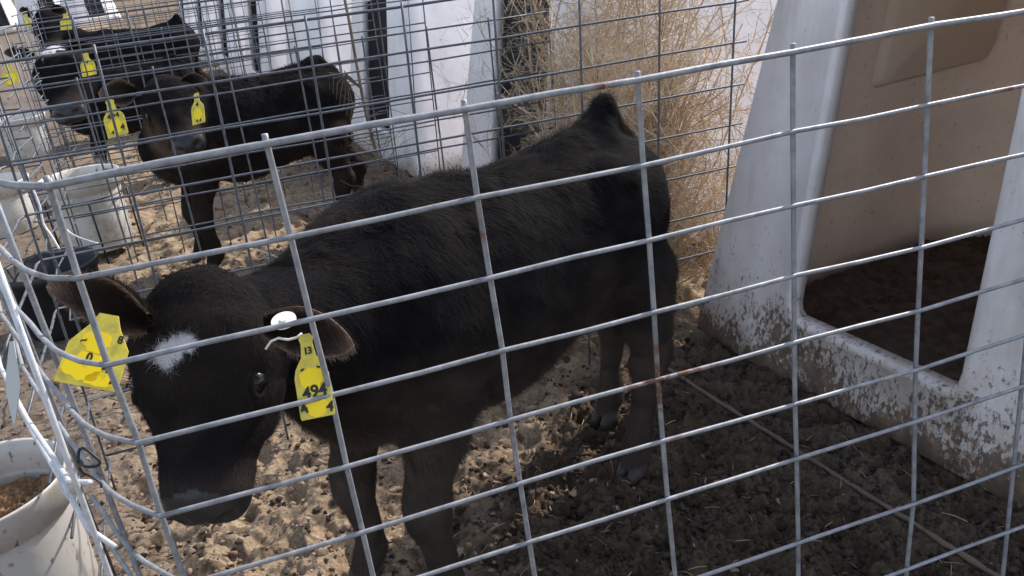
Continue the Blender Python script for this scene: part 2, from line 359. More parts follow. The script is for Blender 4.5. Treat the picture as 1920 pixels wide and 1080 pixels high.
# ------------------------------------------------------------------ hutches
def hutch(kidx, label, interior=True, clean=True, detailed=False, org=None, yaw=0.):
    s0 = -.635+1.8*kidx
    if kidx == 3: s0 -= .0
    O = HL+DR*s0
    rz = math.atan2(NN[1], NN[0])      # local x = depth (NN), local y = along the row (DR)
    if org is not None: O, rz = np.array(org), yaw
    root = empty('calf_hutch', O, rz)
    tag(root, label, 'calf hutch', 'white plastic calf hutches standing in a row')
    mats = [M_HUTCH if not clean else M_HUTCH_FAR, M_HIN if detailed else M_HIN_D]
    H = 1.36; L = 1.22; W0 = .635
    def hw(z):    # half width by height
        t = z/H
        if t < .82: return W0*(1-(TAPER)*t)
        q = (t-.82)/.18; return W0*(1-(TAPER)*.82)*math.sqrt(max(0, 1-q*q*.999))
    def xf(z): return .16*z
    levels = [0, .1, .2, .35, .5, .65, .8, .95, 1.05, 1.115]+[H*(.82+.18*math.sin(a)) for a in np.linspace(.15, math.pi/2, 9)]
    # U-shaped shell
    nU = 41; V = []
    for z in levels:
        w_ = hw(z); x0 = xf(z)+.004; x1 = L-.05*z-(0 if z < 1.115 else .35*((z-1.115)/(H-1.115))**2); rc = min(.22, w_*.8)
        pts = []
        side = np.linspace(0, 1, 14)
        for t in side: pts.append((x0+(x1-rc-x0)*t, w_))
        for a in np.linspace(0, math.pi/2, 6)[1:]: pts.append((x1-rc+rc*math.sin(a), w_-rc+rc*math.cos(a)))
        back = np.linspace(w_-rc, -(w_-rc), 5)[1:-1]
        for yy in back: pts.append((x1, yy))
        m_ = pts[:19]; pts = pts+[(a, -b) for a, b in m_[::-1]]
        # shallow ribs pressed into the walls
        for i, (a, b_) in enumerate(pts):
            rb = .010*max(0, math.sin(a*math.pi/.19))**3*(1 if .12 < z < 1.05 else 0)
            V.append((a, b_+(rb if b_ > 0 else -rb)*(1 if abs(b_) > w_-.02 else 0), z))
        nU = len(pts)
    F = []
    for l in range(len(levels)-1):
        for i in range(nU-1): F.append((l*nU+i, (l+1)*nU+i, (l+1)*nU+i+1, l*nU+i+1))
    sh = mesh_np('shell', V, F, mats, root, True)
    so_ = sh.modifiers.new('thick', 'SOLIDIFY'); so_.thickness = .006; so_.offset = -1; so_.material_offset = 1; so_.material_offset_rim = 0; so_.use_quality_normals = True
    bpy.context.view_layer.update()
    # front sheet with opening (leans back)
    outer = []
    zs = levels
    for z in zs: outer.append((hw(z), z))
    outer = outer+[(-a, b_) for a, b_ in outer[::-1][1:]]
    n = 96
    def resample(P, n, closed):
        P = np.array(P, float); 
        if closed: P = np.vstack([P, P[:1]])
        d = np.concatenate([[0], np.cumsum(np.hypot(*(P[1:]-P[:-1]).T))]); t = np.linspace(0, d[-1], n, endpoint=not closed)
        return np.stack([np.interp(t, d, P[:, 0]), np.interp(t, d, P[:, 1])], -1)
    oz0, oz1, ow0, ow1 = .182, 1.13, .244, .222
    def opening(g, n):
        z0_, z1_, a0, a1 = oz0-g, oz1+g, ow0+g, ow1+g; rb = .034+g*.6; rt = .12+g*.6; P = []
        for cx_, cz, r_, A0, A1 in ((a0-rb, z0_+rb, rb, -90, 0), (a1-rt, z1_-rt, rt, 0, 90), (-a1+rt, z1_-rt, rt, 90, 180), (-a0+rb, z0_+rb, rb, 180, 270)):
            for a in np.linspace(A0, A1, 7): P.append((cx_+.026+r_*math.cos(math.radians(a)), cz+r_*math.sin(math.radians(a))))
        return P
    def ray_sorted(P, n):
        c = np.array([0, .62]); P = resample(P, 900, True)-c; ang = np.arctan2(P[:, 1], P[:, 0]); o_ = np.argsort(ang); ang = ang[o_]; P = P[o_]
        t = np.linspace(-math.pi, math.pi, n, endpoint=False)+.001
        return np.stack([np.interp(t, ang, P[:, 0], period=2*math.pi), np.interp(t, ang, P[:, 1], period=2*math.pi)], -1)+c
    def L3(P, x): return [(xf(b_)-x, a, b_) for a, b_ in P]
    n = 160
    Oo = ray_sorted(outer+[(-W0+W0*2*i/20, 0) for i in range(1, 20)], n)
    Pm = L3(Oo, 0)
    if interior:
        Ia = ray_sorted(opening(.020, 1), n); Ib = ray_sorted(opening(.016, 1), n); Ic = ray_sorted(opening(.003, 1), n); Id = ray_sorted(opening(0, 1), n)
        # a raised lip frames the doorway, one shallow step runs round it
        St = ray_sorted(opening(.135, 1), n); St2 = ray_sorted(opening(.118, 1), n)
        St[:, 1] = np.maximum(St[:, 1], .05); St2[:, 1] = np.maximum(St2[:, 1], .06)
        lim = lambda P: np.stack([np.clip(P[:, 0], -.53, .53), P[:, 1]], -1)
        loops = [Pm, L3(lim(St), 0), L3(lim(St2), .007), L3(Ia, .007), L3(Ib, .013), L3(Ic, .014), L3(Id, .010), L3(Id, -.022)]
        V = [p for l in loops for p in l]; F = []
        for q in range(len(loops)-1):
            for i in range(n): j = (i+1) % n; F.append((q*n+i, q*n+j, (q+1)*n+j, (q+1)*n+i))
    else:
        loops = [Pm, L3(Oo*np.array([.9, .9])+np.array([0, .06]), 0), L3(Oo*np.array([.86, .86])+np.array([0, .085]), .015)]
        V = [p for l in loops for p in l]; F = [tuple(range(2*n, 3*n))]
        for q in range(2):
            for i in range(n): j = (i+1) % n; F.append((q*n+i, q*n+j, (q+1)*n+j, (q+1)*n+i))
    F = [tuple(f[::-1]) for f in F]
    fr = mesh_np('front_panel', V, F, mats, root, True)
    so_ = fr.modifiers.new('thick', 'SOLIDIFY'); so_.thickness = .005; so_.offset = 1; so_.material_offset = 1; so_.material_offset_rim = 0
    if detailed:
        # pressed hatch panel on the wall inside, towards the next hutch
        mb = MB(); lean = math.atan(W0*(TAPER)/H)
        def wallp(x, z): return np.array([x, W0*(1-(TAPER)*z/H)-.012, z])
        a0, a1, b0, b1, r_ = .57, 1.08, .665, 1.09, .07; P = []
        for cx_, cz, A0 in ((a1-r_, b0+r_, -90), (a1-r_, b1-r_, 0), (a0+r_, b1-r_, 90), (a0+r_*.35, b0+r_*.35, 180)):
            rr = r_ if not (cx_ < .7 and cz < .75) else r_*.35
            for a in np.linspace(A0, A0+90, 7): P.append((cx_+rr*math.cos(math.radians(a)), cz+rr*math.sin(math.radians(a))))
        P = np.array(P); c = P.mean(0); V = []; m_ = len(P)
        for k_, (sc_, dd) in enumerate(((1.04, -.004), (1.02, .004), (.99, .016), (.96, .021))):
            for p in P: q = c+(p-c)*sc_; v = wallp(*q); v[1] -= dd; V.append(v)
        F = [(k_*m_+i, k_*m_+(i+1) % m_, (k_+1)*m_+(i+1) % m_, (k_+1)*m_+i) for k_ in range(3) for i in range(m_)]+[tuple(range(3*m_, 4*m_))]
        mb.add(V, F); mb.build('vent_hatch', M_HATCH, root)
    return root
hutch(0, 'nearest white calf hutch with tan lining, its mud-splashed front facing the near calf', detailed=True, clean=False)
hutch(1, 'white calf hutch right behind the tan tumbleweed, beside the nearest hutch')
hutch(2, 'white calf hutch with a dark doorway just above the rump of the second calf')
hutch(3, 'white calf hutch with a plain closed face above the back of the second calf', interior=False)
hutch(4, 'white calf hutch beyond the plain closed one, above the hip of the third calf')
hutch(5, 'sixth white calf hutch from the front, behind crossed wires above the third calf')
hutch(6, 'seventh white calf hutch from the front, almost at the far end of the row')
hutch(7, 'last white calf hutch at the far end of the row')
hutch(9, 'far white calf hutch across the lane, at the top left corner', org=gnd(10, 62), yaw=2.4)
hutch(9, 'far white calf hutch across the lane, directly above the farthest calf head', org=gnd(105, 52), yaw=2.4)
hutch(9, 'far white calf hutch across the lane, above the back of the farthest calf', org=gnd(190, 44), yaw=2.4)
# bedding inside the nearest hutch
def bedding():
    nx_, ny_ = 120, 110; xs = np.linspace(.03, 1.17, nx_); ys = np.linspace(-.60, .60, ny_); X, Y = np.meshgrid(xs, ys, indexing='ij')
    Z = .018+.020*n2(X, Y, 7, 51)+.012*(1-np.abs(n2(X, Y, 22, 52)))+.005*n2(X, Y, 60, 53)-.01*np.clip((X-.75)/.5, 0, 1)
    W = .615-(TAPER)*.615*Z/1.36; rc = .2; lim = np.where(X > 1.20-rc, W-rc+np.sqrt(np.maximum(0, rc**2-(X-1.20+rc)**2)), W); Y = Y/.60*lim
    V = np.stack([X, Y, Z], -1).reshape(-1, 3); i = np.arange(nx_-1)[:, None]; j = np.arange(ny_-1)[None]
    F = np.ascontiguousarray(np.stack([i*ny_+j, (i+1)*ny_+j, (i+1)*ny_+j+1, i*ny_+j+1], -1).reshape(-1, 4))
    n_b = n2(X, Y, 60, 32)*.5+.5; c = np.array([.095, .075, .062])*(.5+1.1*n_b[..., None])
    o = mesh_np('bedding', V, F, [M_CLOD], colors=c.reshape(-1, 3)); o.location = HL+DR*-.635; o.rotation_euler = (0, 0, math.atan2(NN[1], NN[0]))
    tag(o, 'dark trampled bedding on the floor inside the nearest white hutch', 'bedding', kind='stuff')
bedding()
# pale hutch backs across the far lane
# mud skirt crumbs along the sill of the nearest hutch
def sill_edge():
    mb = MB(); P = []
    for i in range(60):
        t = i/59; p = HL+DR*(-1.24*t+.02)-NN*(.215+.002*math.sin(t*5)); P.append(p+np.array([0, 0, .004+random.uniform(-.002, .002)]))
    mb.tube(P, [.0062+random.uniform(-.002, .001) for i in range(60)], 6); o = mb.build('ground_rail', M_STRIPE)
    tag(o, 'mud-caked edge of a base rail lying along the front of the nearest hutch', 'rail')
M_STRIPE = plastic('caked_rail', (.17, .125, .09), (.10, .075, .06), .95, .8)
sill_edge()

# ------------------------------------------------------------------ wire panels
RZ = [1.031, .936, .842, .748, .655, .562, .473, .326, .20, .08]
def wob(a): return random.uniform(-a, a)
def stays_and_lines(nodes_h, nodes_v, name_root, label, rl, rv, mat, top_r=None, group='wire pen panels', bar=.0):
    root = empty('wire_panel', nodes_v[0][-1] if nodes_v else (0, 0, 0))
    tag(root, label, 'wire panel', group); o0 = np.array(root.location)
    mb = MB()
    for i, P in enumerate(nodes_h):
        mb.tube([np.array(p)-o0 for p in P], (top_r if (i == 0 and top_r) else rl), 7)
    mb.build('line_wires', mat, root); mb = MB()
    for P in nodes_v: mb.tube([np.array(p)-o0 for p in P], rv, 7)
    mb.build('stay_wires', mat, root); return root
# near panel: fitted plane, measured crossings
PP0 = np.array([-.223, .806, 1.031]); PN = unit(np.cross(PDIR, np.array([.022, -.056, -1.])))
NOD = {0: [(90, 350), (145, 522), (200, 685), (258, 831), (300, 968)], 1: [(500, 270), (545, 445), (583, 599), (621, 741), (650, 875), (680, 998)],
 2: [(874, 205), (897, 370), (921, 521), (944, 657), (959, 787), (977, 906), (994, 1016)], 3: [(1200, 150), (1210, 310), (1221, 450), (1230, 585), (1237, 711), (1246, 826), (1255, 935)],
 4: [(1492, 97), (1492, 246), (1493, 385), (1494, 516), (1494, 641), (1495, 757), (1498, 859), (1501, 1017)],
 5: [(1752, 47), (1745, 196), (1739, 330), (1733, 463), (1727, 582), (1722, 693), (1720, 790), (1718, 944)]}
G = {}
for j in range(0, 10):
    for i, z in enumerate(RZ):
        if j in NOD and i < len(NOD[j]): G[i, j] = on_plane(*NOD[j][i], PP0, PN)
        else:
            dz = RZ[0]-z; G[i, j] = PP0+PDIR*.203*(j-1)+np.array([.022, -.056, -1.])*dz
SIDE = [(-.452, .757), (-.475, .775), (-.495, .793), (-.53, .833), (-.56, .872), (-.60, .92), (-.675, 1.018), (-.78, 1.155), (-.95, 1.43), (-.99, 1.50)]
H_, V_ = [], []
for i, z in enumerate(RZ):
    p0 = G[i, 0]; tail = [np.array([a, b, z+.0*k]) for k, (a, b) in enumerate(SIDE)]
    lean = np.array([.022, -.056, 0])*(RZ[0]-z)*.3
    tail = tail if i < 5 else tail[:6]; pts = tail[::-1]+[p0]+[G[i, j] for j in range(1, 9)]
    # subdivide lightly with slight kinks
    q = []
    for a, b_ in zip(pts[:-1], pts[1:]):
        q.append(a)
        if np.linalg.norm(b_-a) > .12: q.append((a+b_)/2+np.array([0, wob(.0008), wob(.0014)]))
    q.append(pts[-1]); H_.append(q)
for j in range(0, 9):
    col = [G[i, j]+PN*-.0*1 for i in range(len(RZ))]
    off = unit(np.array([PN[0], PN[1], 0])); off = off*(.0055 if off[1] > 0 else -.0055)
    col = [p+off for p in col]; top = col[0]+np.array([0, 0, .009]); V_.append([top]+col+[col[-1]+(col[-1]-col[-2])*.8])
for a, b_ in ((-.527, .826), (-.640, .965), (-.78, 1.16), (-.90, 1.35)):
    V_.append([np.array([a+.006, b_+.005, z]) for z in ([1.04]+RZ[1:]+[0.0] if a > -.6 else [1.04]+RZ[1:6])])
stays_and_lines(H_, V_, 'near', 'nearest wire pen panel crossing the whole photo in front of the near calf, rust spotted', .0031, .0034, M_WIRE, .0040)

def side_gate():
    # second, brighter panel lapped outside the left corner
    base = [(-.462, .752), (-.50, .776), (-.565, .86), (-.66, .98), (-.80, 1.17), (-.955, 1.41)]
    base = [np.array([a-.020, b-.006, 0]) for a, b in base]; H2 = []
    for i, z in enumerate([.70, .61]):
        H2.append([p+np.array([0, 0, z+.012*k*(1 if i % 2 else -1)]) for k, p in enumerate(base)])
    V2 = []
    V2.append([base[0]+np.array([-.006-.03*(1-z), 0, z]) for z in (1.0, .7, .4, .0)])
    stays_and_lines(H2, V2, 'side', 'short bright wire panel lapped at the left corner beside the near white bucket', .0034, .0034, M_WIRE_W)
side_gate()
# back panel of the near pen, with its corner leg
BZ = [1.063, .96, .855, .742, .634, .513, .39, .267, .103]
def back_panel(shift, label, x_right, cell=.22, mat=M_WIRE_D, zsc=1., r=.0030, leg=True, leanx=-.045, rows=BZ, wv=.0):
    P0 = np.array([-1.05, 1.741, 0])+shift; n = int(round(x_right/cell)); H3, V3 = [], []
    for z in rows:
        pts = []
        if leg:
            for (a, b_) in ((.19, -.52), (.10, -.28), (.035, -.095), (.006, -.02)): pts.append(P0+np.array([a, b_, z*zsc]))
        for j in range(n+1):
            pts.append(P0+PDIR*cell*(j+.12)+np.array([leanx*(rows[0]-z), wob(.004), z*zsc+.012*wv*math.sin(j*.7)+wob(.0015)]))
        pts.append(P0+PDIR*x_right+np.array([leanx*(rows[0]-z), 0, z*zsc])); H3.append(pts)
    off = np.array([-PDIR[1], PDIR[0], 0])*-.006
    for j in range(n+1):
        V3.append([P0+PDIR*cell*(j+.12)+off+np.array([leanx*(rows[0]-z), 0, z*zsc]) for z in [rows[0]+.010]+list(rows[1:])+[0.]])
    if leg:
        for (a, b_) in ((.06, -.17), (.13, -.36)): V3.append([P0+np.array([a+.005, b_, z*zsc]) for z in (rows[0], .5, 0)])
    return stays_and_lines(H3, V3, 'back', label, r, r, mat, r*1.15)
back_panel(np.zeros(3), 'dark wire panel just behind the near calf, between it and the second calf', 1.83)
FPAN = [np.array([-1.18, 2.38, 0]), ]
def front_panel(k, label, mat=M_WIRE_D, r=.0029):
    P0 = np.array([-1.18, 2.38, 0])+PER*(k-1)-PDIR*.2; cell = .203; n = 8; H3, V3 = [], []; rows = [.94, .845, .75, .655, .56, .465, .37, .24, .10]
    corner = [(-.20, .36), (-.12, (TAPER)), (-.06, .13), (-.028, .06), (-.008, .012)]
    for z in rows:
        H3.append([P0+np.array([a, b_, z+wob(.004)]) for a, b_ in corner]+[P0+PDIR*(.03+cell*j)+np.array([-.02*(1-z), 0, z+wob(.002)]) for j in range(n+1)])
    off = np.array([-PDIR[1], PDIR[0], 0])*-.006
    for j in range(n+1): V3.append([P0+PDIR*(.03+cell*j)+off+np.array([-.02*(1-z), 0, z]) for z in [rows[0]+.01]+rows+[0.]])
    for a, b_ in ((-.09, .185), (-.19, .345)): V3.append([P0+np.array([a, b_+.006, z]) for z in (.95, .5, 0)])
    return stays_and_lines(H3, V3, 'front', label, r, r, mat)
front_panel(1, 'wire panel with a bent corner in front of the second calf, behind the near pen')
back_panel(PER*1.02, 'dark wire panel behind the second calf, in front of the third calf', 1.62, .203)
front_panel(2, 'wire panel crossing in front of the third calf, second pen back')
back_panel(PER*2.05, 'dark wire panel behind the third calf, in front of the farthest calf', 1.62, .203)
front_panel(3, 'wire panel directly in front of the farthest calf')
back_panel(PER*3.05, 'dark wire panel directly behind the farthest calf', 1.62, .203)
front_panel(4, 'wire panel two pens beyond the third calf, at the top left', r=.003)
back_panel(PER*4.1, 'fifth dark back panel of the row, at the top left', 1.62, .203)
back_panel(PER*5.2, 'last dark back panel at the far end of the row', 1.62, .203)

# ------------------------------------------------------------------ calves
def seg_sdf(P, a, b, r0, r1, sc=None, R=None):
    if R is not None: P = P@R; a = a@R; b = b@R
    if sc is not None: P = P/sc; a = a/sc; b = b/sc
    ab = b-a; L = float(ab@ab)
    t = np.clip(((P-a)@ab)/L, 0, 1) if L > 1e-12 else np.zeros(P.shape[:-1])
    d = np.linalg.norm(P-(a+t[..., None]*ab), axis=-1)-(r0+(r1-r0)*t)
    return d*(np.min(sc) if sc is not None else 1.)
def sdf_mesh(prims, voxel):
    lo = np.array([1e9]*3); hi = -lo
    for p in prims:
        if p.get('sub'): continue
        r = max(p['r'])*1.35+.02; lo = np.minimum(lo, np.minimum(p['a'], p['b'])-r); hi = np.maximum(hi, np.maximum(p['a'], p['b'])+r)
    n = np.ceil((hi-lo)/voxel).astype(int)+1; D = np.full(n, .2, np.float32); ax = [lo[i]+voxel*np.arange(n[i]) for i in range(3)]
    for p in prims:
        k = p.get('k', .03); r = max(p['r'])*1.35+k+.03
        l = np.minimum(p['a'], p['b'])-r; h = np.maximum(p['a'], p['b'])+r
        i0 = np.maximum(0, np.floor((l-lo)/voxel).astype(int)); i1 = np.minimum(n, np.ceil((h-lo)/voxel).astype(int)+1)
        if (i1 <= i0).any(): continue
        sl_ = tuple(slice(a, b) for a, b in zip(i0, i1)); X = np.stack(np.meshgrid(*[ax[i][sl_[i]] for i in range(3)], indexing='ij'), -1)
        d = seg_sdf(X, p['a'], p['b'], p['r'][0], p['r'][1], p.get('sc'), p.get('R')).astype(np.float32); c = D[sl_]
        if p.get('sub'):
            d = -d; h_ = np.maximum(k-np.abs(c-d), 0)/k; D[sl_] = np.maximum(c, d)+h_*h_*k*.25
        else:
            h_ = np.maximum(k-np.abs(c-d), 0)/k; D[sl_] = np.minimum(c, d)-h_*h_*k*.25
    # surface nets
    ins = D < 0; s = np.zeros(np.array(n)-1, np.int8)
    for a in (0, 1):
        for b in (0, 1):
            for c in (0, 1): s += ins[a:n[0]-1+a, b:n[1]-1+b, c:n[2]-1+c]
    act = np.argwhere((s > 0) & (s < 8)); idx = np.full(s.shape, -1, np.int64); idx[tuple(act.T)] = np.arange(len(act))
    acc = np.zeros((len(act), 3)); cnt = np.zeros(len(act)); cor = [(a, b, c) for a in (0, 1) for b in (0, 1) for c in (0, 1)]
    for q, A in enumerate(cor):
        for B in cor[q+1:]:
            if sum(abs(x-y) for x, y in zip(A, B)) != 1: continue
            va = D[tuple((act+A).T)]; vb = D[tuple((act+B).T)]; m = (va < 0) != (vb < 0); t = np.where(m, va/(va-vb+1e-12), 0)
            acc += np.where(m[:, None], np.array(A)+t[:, None]*(np.array(B)-np.array(A)), 0); cnt += m
    V = lo+voxel*(act+acc/cnt[:, None]); F = []
    for axn in range(3):
        o = [0, 0, 0]; o[axn] = 1; u, v = [(1, 2), (2, 0), (0, 1)][axn]
        A = ins[:n[0]-o[0], :n[1]-o[1], :n[2]-o[2]]; B = ins[o[0]:, o[1]:, o[2]:]; E_ = np.argwhere(A != B)
        E_ = E_[(E_[:, u] > 0) & (E_[:, v] > 0) & (E_[:, u] < n[u]-1) & (E_[:, v] < n[v]-1)]
        du = np.zeros(3, int); du[u] = 1; dv = np.zeros(3, int); dv[v] = 1
        q = np.stack([idx[tuple((E_-du-dv).T)], idx[tuple((E_-dv).T)], idx[tuple(E_.T)], idx[tuple((E_-du).T)]], -1)
        fl = A[tuple(E_.T)]; q = np.where(fl[:, None], q, q[:, ::-1]); F.append(q)
    return V, np.vstack(F)
def vnormals(V, F):
    n = np.cross(V[F[:, 2]]-V[F[:, 0]], V[F[:, 3]]-V[F[:, 1]]); N_ = np.zeros_like(V)
    for k in range(4): np.add.at(N_, F[:, k], n)
    return N_/(np.linalg.norm(N_, axis=1, keepdims=True)+1e-12)

def calf(root_loc, fwd, scale, poll_w, nose_w, side_w, ears, voxel, nhair, label, style, tail_side=.0, head_scale=1.0, hair_w=.00068, prone=None):
    """local: x forward, y left, z up; head given by world points"""
    rz = math.atan2(fwd[1], fwd[0]); root = empty('calf', root_loc, rz, scale); tag(root, label, 'calf', 'black calves standing in the pens')
    c, s_ = math.cos(rz), math.sin(rz)
    def loc(p): q = (np.asarray(p, float)-np.asarray(root_loc))/scale; return np.array([q[0]*c+q[1]*s_, -q[0]*s_+q[1]*c, q[2]])
    A = np.array; prims = []
    def add(a, b, r0, r1, k=.03, sc=None, R=None, sub=False): prims.append(dict(a=A(a, float), b=A(b, float), r=(r0, r1), k=k, sc=None if sc is None else A(sc, float), R=R, sub=sub))
    ys = A([1, .80, 1]); pk = style.get('flat', 0.)
    # trunk
    add((-.33, 0, .645), (-.15, 0, .600), .145, .178, .05, ys); add((-.15, 0, .600), (.06, 0, .575), .180, .205, .05, ys); add((.06, 0, .58), (.24, 0, .600), .205, .178, .06, ys)
    add((.24, 0, .60), (.33, 0, .545), .165, .115, .06, ys); add((.30, 0, .50), (.36, 0, .56), .085, .09, .05)
    add((-.322, 0, .640), (-.310, 0, .57), .110, .112, .06); add((-.20, 0, .775), (-.32, 0, .800), .020, .026, .06); add((-.32, 0, .80), (-.352, 0, .852-pk), .030, .014, .03)
    for y in (-1, 1):
        add((-.24, .100*y, .735), (-.27, .105*y, .725), .034, .036, .035); add((-.392, .055*y, .69), (-.382, .055*y, .71), .026, .026, .04)
        add((.20, .045*y, .755), (.21, .080*y, .60), .035, .095, .06)                       # shoulder blade
        add((-.298, .070*y, .62), (-.300, .088*y, .48), .104, .074, .05, A([1, .75, 1]))    # thigh
    add((.20, 0, .785), (.02, 0, .765), .022, .018, .05)
    # tail
    ty = tail_side
    add((-.352, 0, .845-pk), (-.395, ty*.2, .765), .018, .022, .02); add((-.395, ty*.2, .765), (-.430, ty*.6, .67), .022, .021, .015); add((-.430, ty*.6, .67), (-.418, ty, .52), .021, .018, .012); add((-.418, ty, .52), (-.400, ty, .42), .021, .016, .012)
    # hind legs : left (camera) and right
    def leg(pts, rs, k=.02):
        for (a, b), (r0, r1) in zip(zip(pts[:-1], pts[1:]), zip(rs[:-1], rs[1:])): add(a, b, r0, r1, k)
    hl_ = [(-.32, .095, .50), (-.32, .10, .41), (-.355, .10, .30), (-.338, .098, .27), (-.305, .096, .12), (-.292, .096, .075), (-.275, .096, .04)]
    hr_ = [(-.325, -.090, .50), (-.355, -.098, .41), (-.455, -.10, .30), (-.44, -.10, .27), (-.425, -.106, .12), (-.42, -.106, .075), (-.405, -.106, .04)]
    rs = [.086, .060, .040, .036, .023, .029, .030]
    leg(hl_, rs); leg(hr_, rs)
    fl_ = [(.215, .095, .50), (.245, .098, .40), (.280, .095, .27), (.287, .095, .235), (.270, .092, .12), (.272, .092, .075), (.290, .092, .04)]
    fr_ = [(.245, -.095, .50), (.285, -.098, .40), (.325, -.095, .27), (.33, -.095, .235), (.322, -.092, .12), (.325, -.092, .075), (.345, -.092, .04)]
    rf = [.080, .056, .039, .039, .025, .030, .030]
    leg(fl_, rf); leg(fr_, rf)
    # head frame
    po, no = loc(poll_w), loc(nose_w); X = unit(no-po); Ls = loc(side_w[1])-loc(side_w[0]); Yh = unit(Ls-X*(Ls@X)); Zh = np.cross(X, Yh); hs = head_scale*np.linalg.norm(no-po)/.285; yw = style.get('wide', 1.0)
    R = np.stack([X, Yh, Zh], 1)
    def hp(x, y, z): return po+(X*x+Yh*y+Zh*z)*hs
    def ha(a, b, r0, r1, k=.02, sc=None, sub=False): add(hp(*a), hp(*b), r0*hs, r1*hs, k*hs, sc, R if sc is not None else None, sub)
    ha((.062, 0, -.070), (.11, 0, -.070), .074, .072, .03, (1, 1.16*yw, .95))
    ha((.030, 0, -.050), (.05, 0, -.05), .046, .055, .03)
    ha((.09, 0, -.066), (.255, 0, -.070), .071, .044, .03, (1, 1.20, 1))
    ha((.06, 0, -.125), (.235, 0, -.110), .054, .036, .03, (1, 1.15, 1))
    for y in (-1, 1):
        ha((.085, .048*y, -.112), (.17, .040*y, -.100), .048, .036, .03)
        ha((.095, .064*y, -.048), (.135, .060*y, -.046), .023, .020, .02)
        ha((.255, .020*y, -.066), (.278, .022*y, -.070), .033, .030, .02)
        ha((.288, .050*y, -.038), (.302, .028*y, -.052), .006, .011, .006, sub=True)
        ha((.120, .088*y, -.022), (.136, .088*y, -.022), .014, .014, .010, sub=True)
    ha((.250, 0, -.104), (.272, 0, -.104), .028, .022, .015, (1, 1.35, 1))
    for y in (-1, 1): ha((.300, .0, -.094), (.235, .052*y, -.096), .0035, .003, .006, sub=True)
    # neck
    nb = hp(.07, 0, -.115); na = A([.25, 0, .635]); mid = (na*.5+nb*.5)+A([0, 0, -.010])
    add(na, mid, .165, .100, .07, A([1, .86, 1])); add(mid, nb, .100, .058*hs, .04)
    add((.30, 0, .50), mid-A([0, 0, .045]), .095, .07, .06)
    add(mid-A([0, 0, .05]), hp(.07, 0, -.13), .075, .05, .05)
    V, F = sdf_mesh(prims, voxel)
    Nn = vnormals(V, F)
    V = V+Nn*(.0022*vnoise3(V*38, 5)+.0035*vnoise3(V*14, 6))[:, None]
    # wrinkles of loose hide on the neck side
    dn = np.linalg.norm(V-(mid*.5+na*.5), axis=1); wr = np.clip(1-dn/.19, 0, 1); V = V+Nn*(wr*.0035*np.sin((V@unit(mid-na))*150+2*vnoise3(V*12, 8)))[:, None]
    # colours
    def colour(P, Nrm):
        z = P[:, 2]; n_ = vnoise3(P*9, 11)*.5+.5; n3_ = vnoise3(P*30, 12)*.5+.5
        blk = np.array([.0062, .0062, .0078]); brn = np.array(style.get('brown', (.088, .067, .056)))
        lk = style.get('low', 1.0); und = lk*np.clip((-Nrm[:, 2]-.05)*1.3, 0, 1)*np.clip((.62-z)/.2, 0, 1); low = lk*np.clip((.62-z)/.25, 0, 1)*.70
        k = np.clip(np.maximum(und, low)*(.55+.6*n_)+.10*n3_+.16*lk*np.clip(vnoise3(P*np.array([7., 7., 4.]), 41)*1.6, 0, 1), 0, 1)
        hx = (P-po)@R/hs; mz = np.clip((hx[:, 0]-.19)/.07, 0, 1)*np.clip(1-np.abs(hx[:, 0]-.255)/.07, 0, 1)*(np.abs(hx[:, 1]) < .075)*(hx[:, 2] < .02)*(hx[:, 2] > -.18)*.35
        k = np.maximum(k, mz)
        ch = np.clip(1-np.linalg.norm((P-A([.36, 0, .47]))/A([.12, .14, .12]), axis=1), 0, 1); k = np.maximum(k, ch*1.5*(.5+.5*n3_)).clip(0, 1)
        if style.get('cheek'):
            q = np.clip(1-np.linalg.norm((hx-A([.16, -.07, -.12]))/A([.15, .07, .12]), axis=1), 0, 1)*2; k = np.clip(np.maximum(k, q), 0, 1)
        col = blk*(1-k[:, None])+brn*k[:, None]*(.8+.4*n3_[:, None])
        for (cx_, cy_, cz_, rx, ry, rz_) in style.get('star', ()):
            d = np.linalg.norm((hx-A([cx_, cy_, cz_]))/A([rx, ry, rz_]), axis=1)+.45*vnoise3(P*55, 14)+.25*vnoise3(P*160, 15); m_ = np.clip((1.0-d)*4.5, 0, 1)*.97; col = col*(1-m_[:, None])+A([.58, .57, .60])*m_[:, None]
        for (c_, r_) in style.get('white', ()):
            d = np.linalg.norm((P-A(c_))/A(r_), axis=1)+.3*vnoise3(P*18, 16); m_ = np.clip((1.0-d)*6, 0, 1); col = col*(1-m_[:, None])+A([.62, .59, .56])*m_[:, None]
        return col
    col = colour(V, Nn)
    nose_m = None
    # ears, joined to the same body mesh
    Vs, Fs, Cs, Ns = [V], [F], [col], [Nn]; off = len(V); ear_info = []
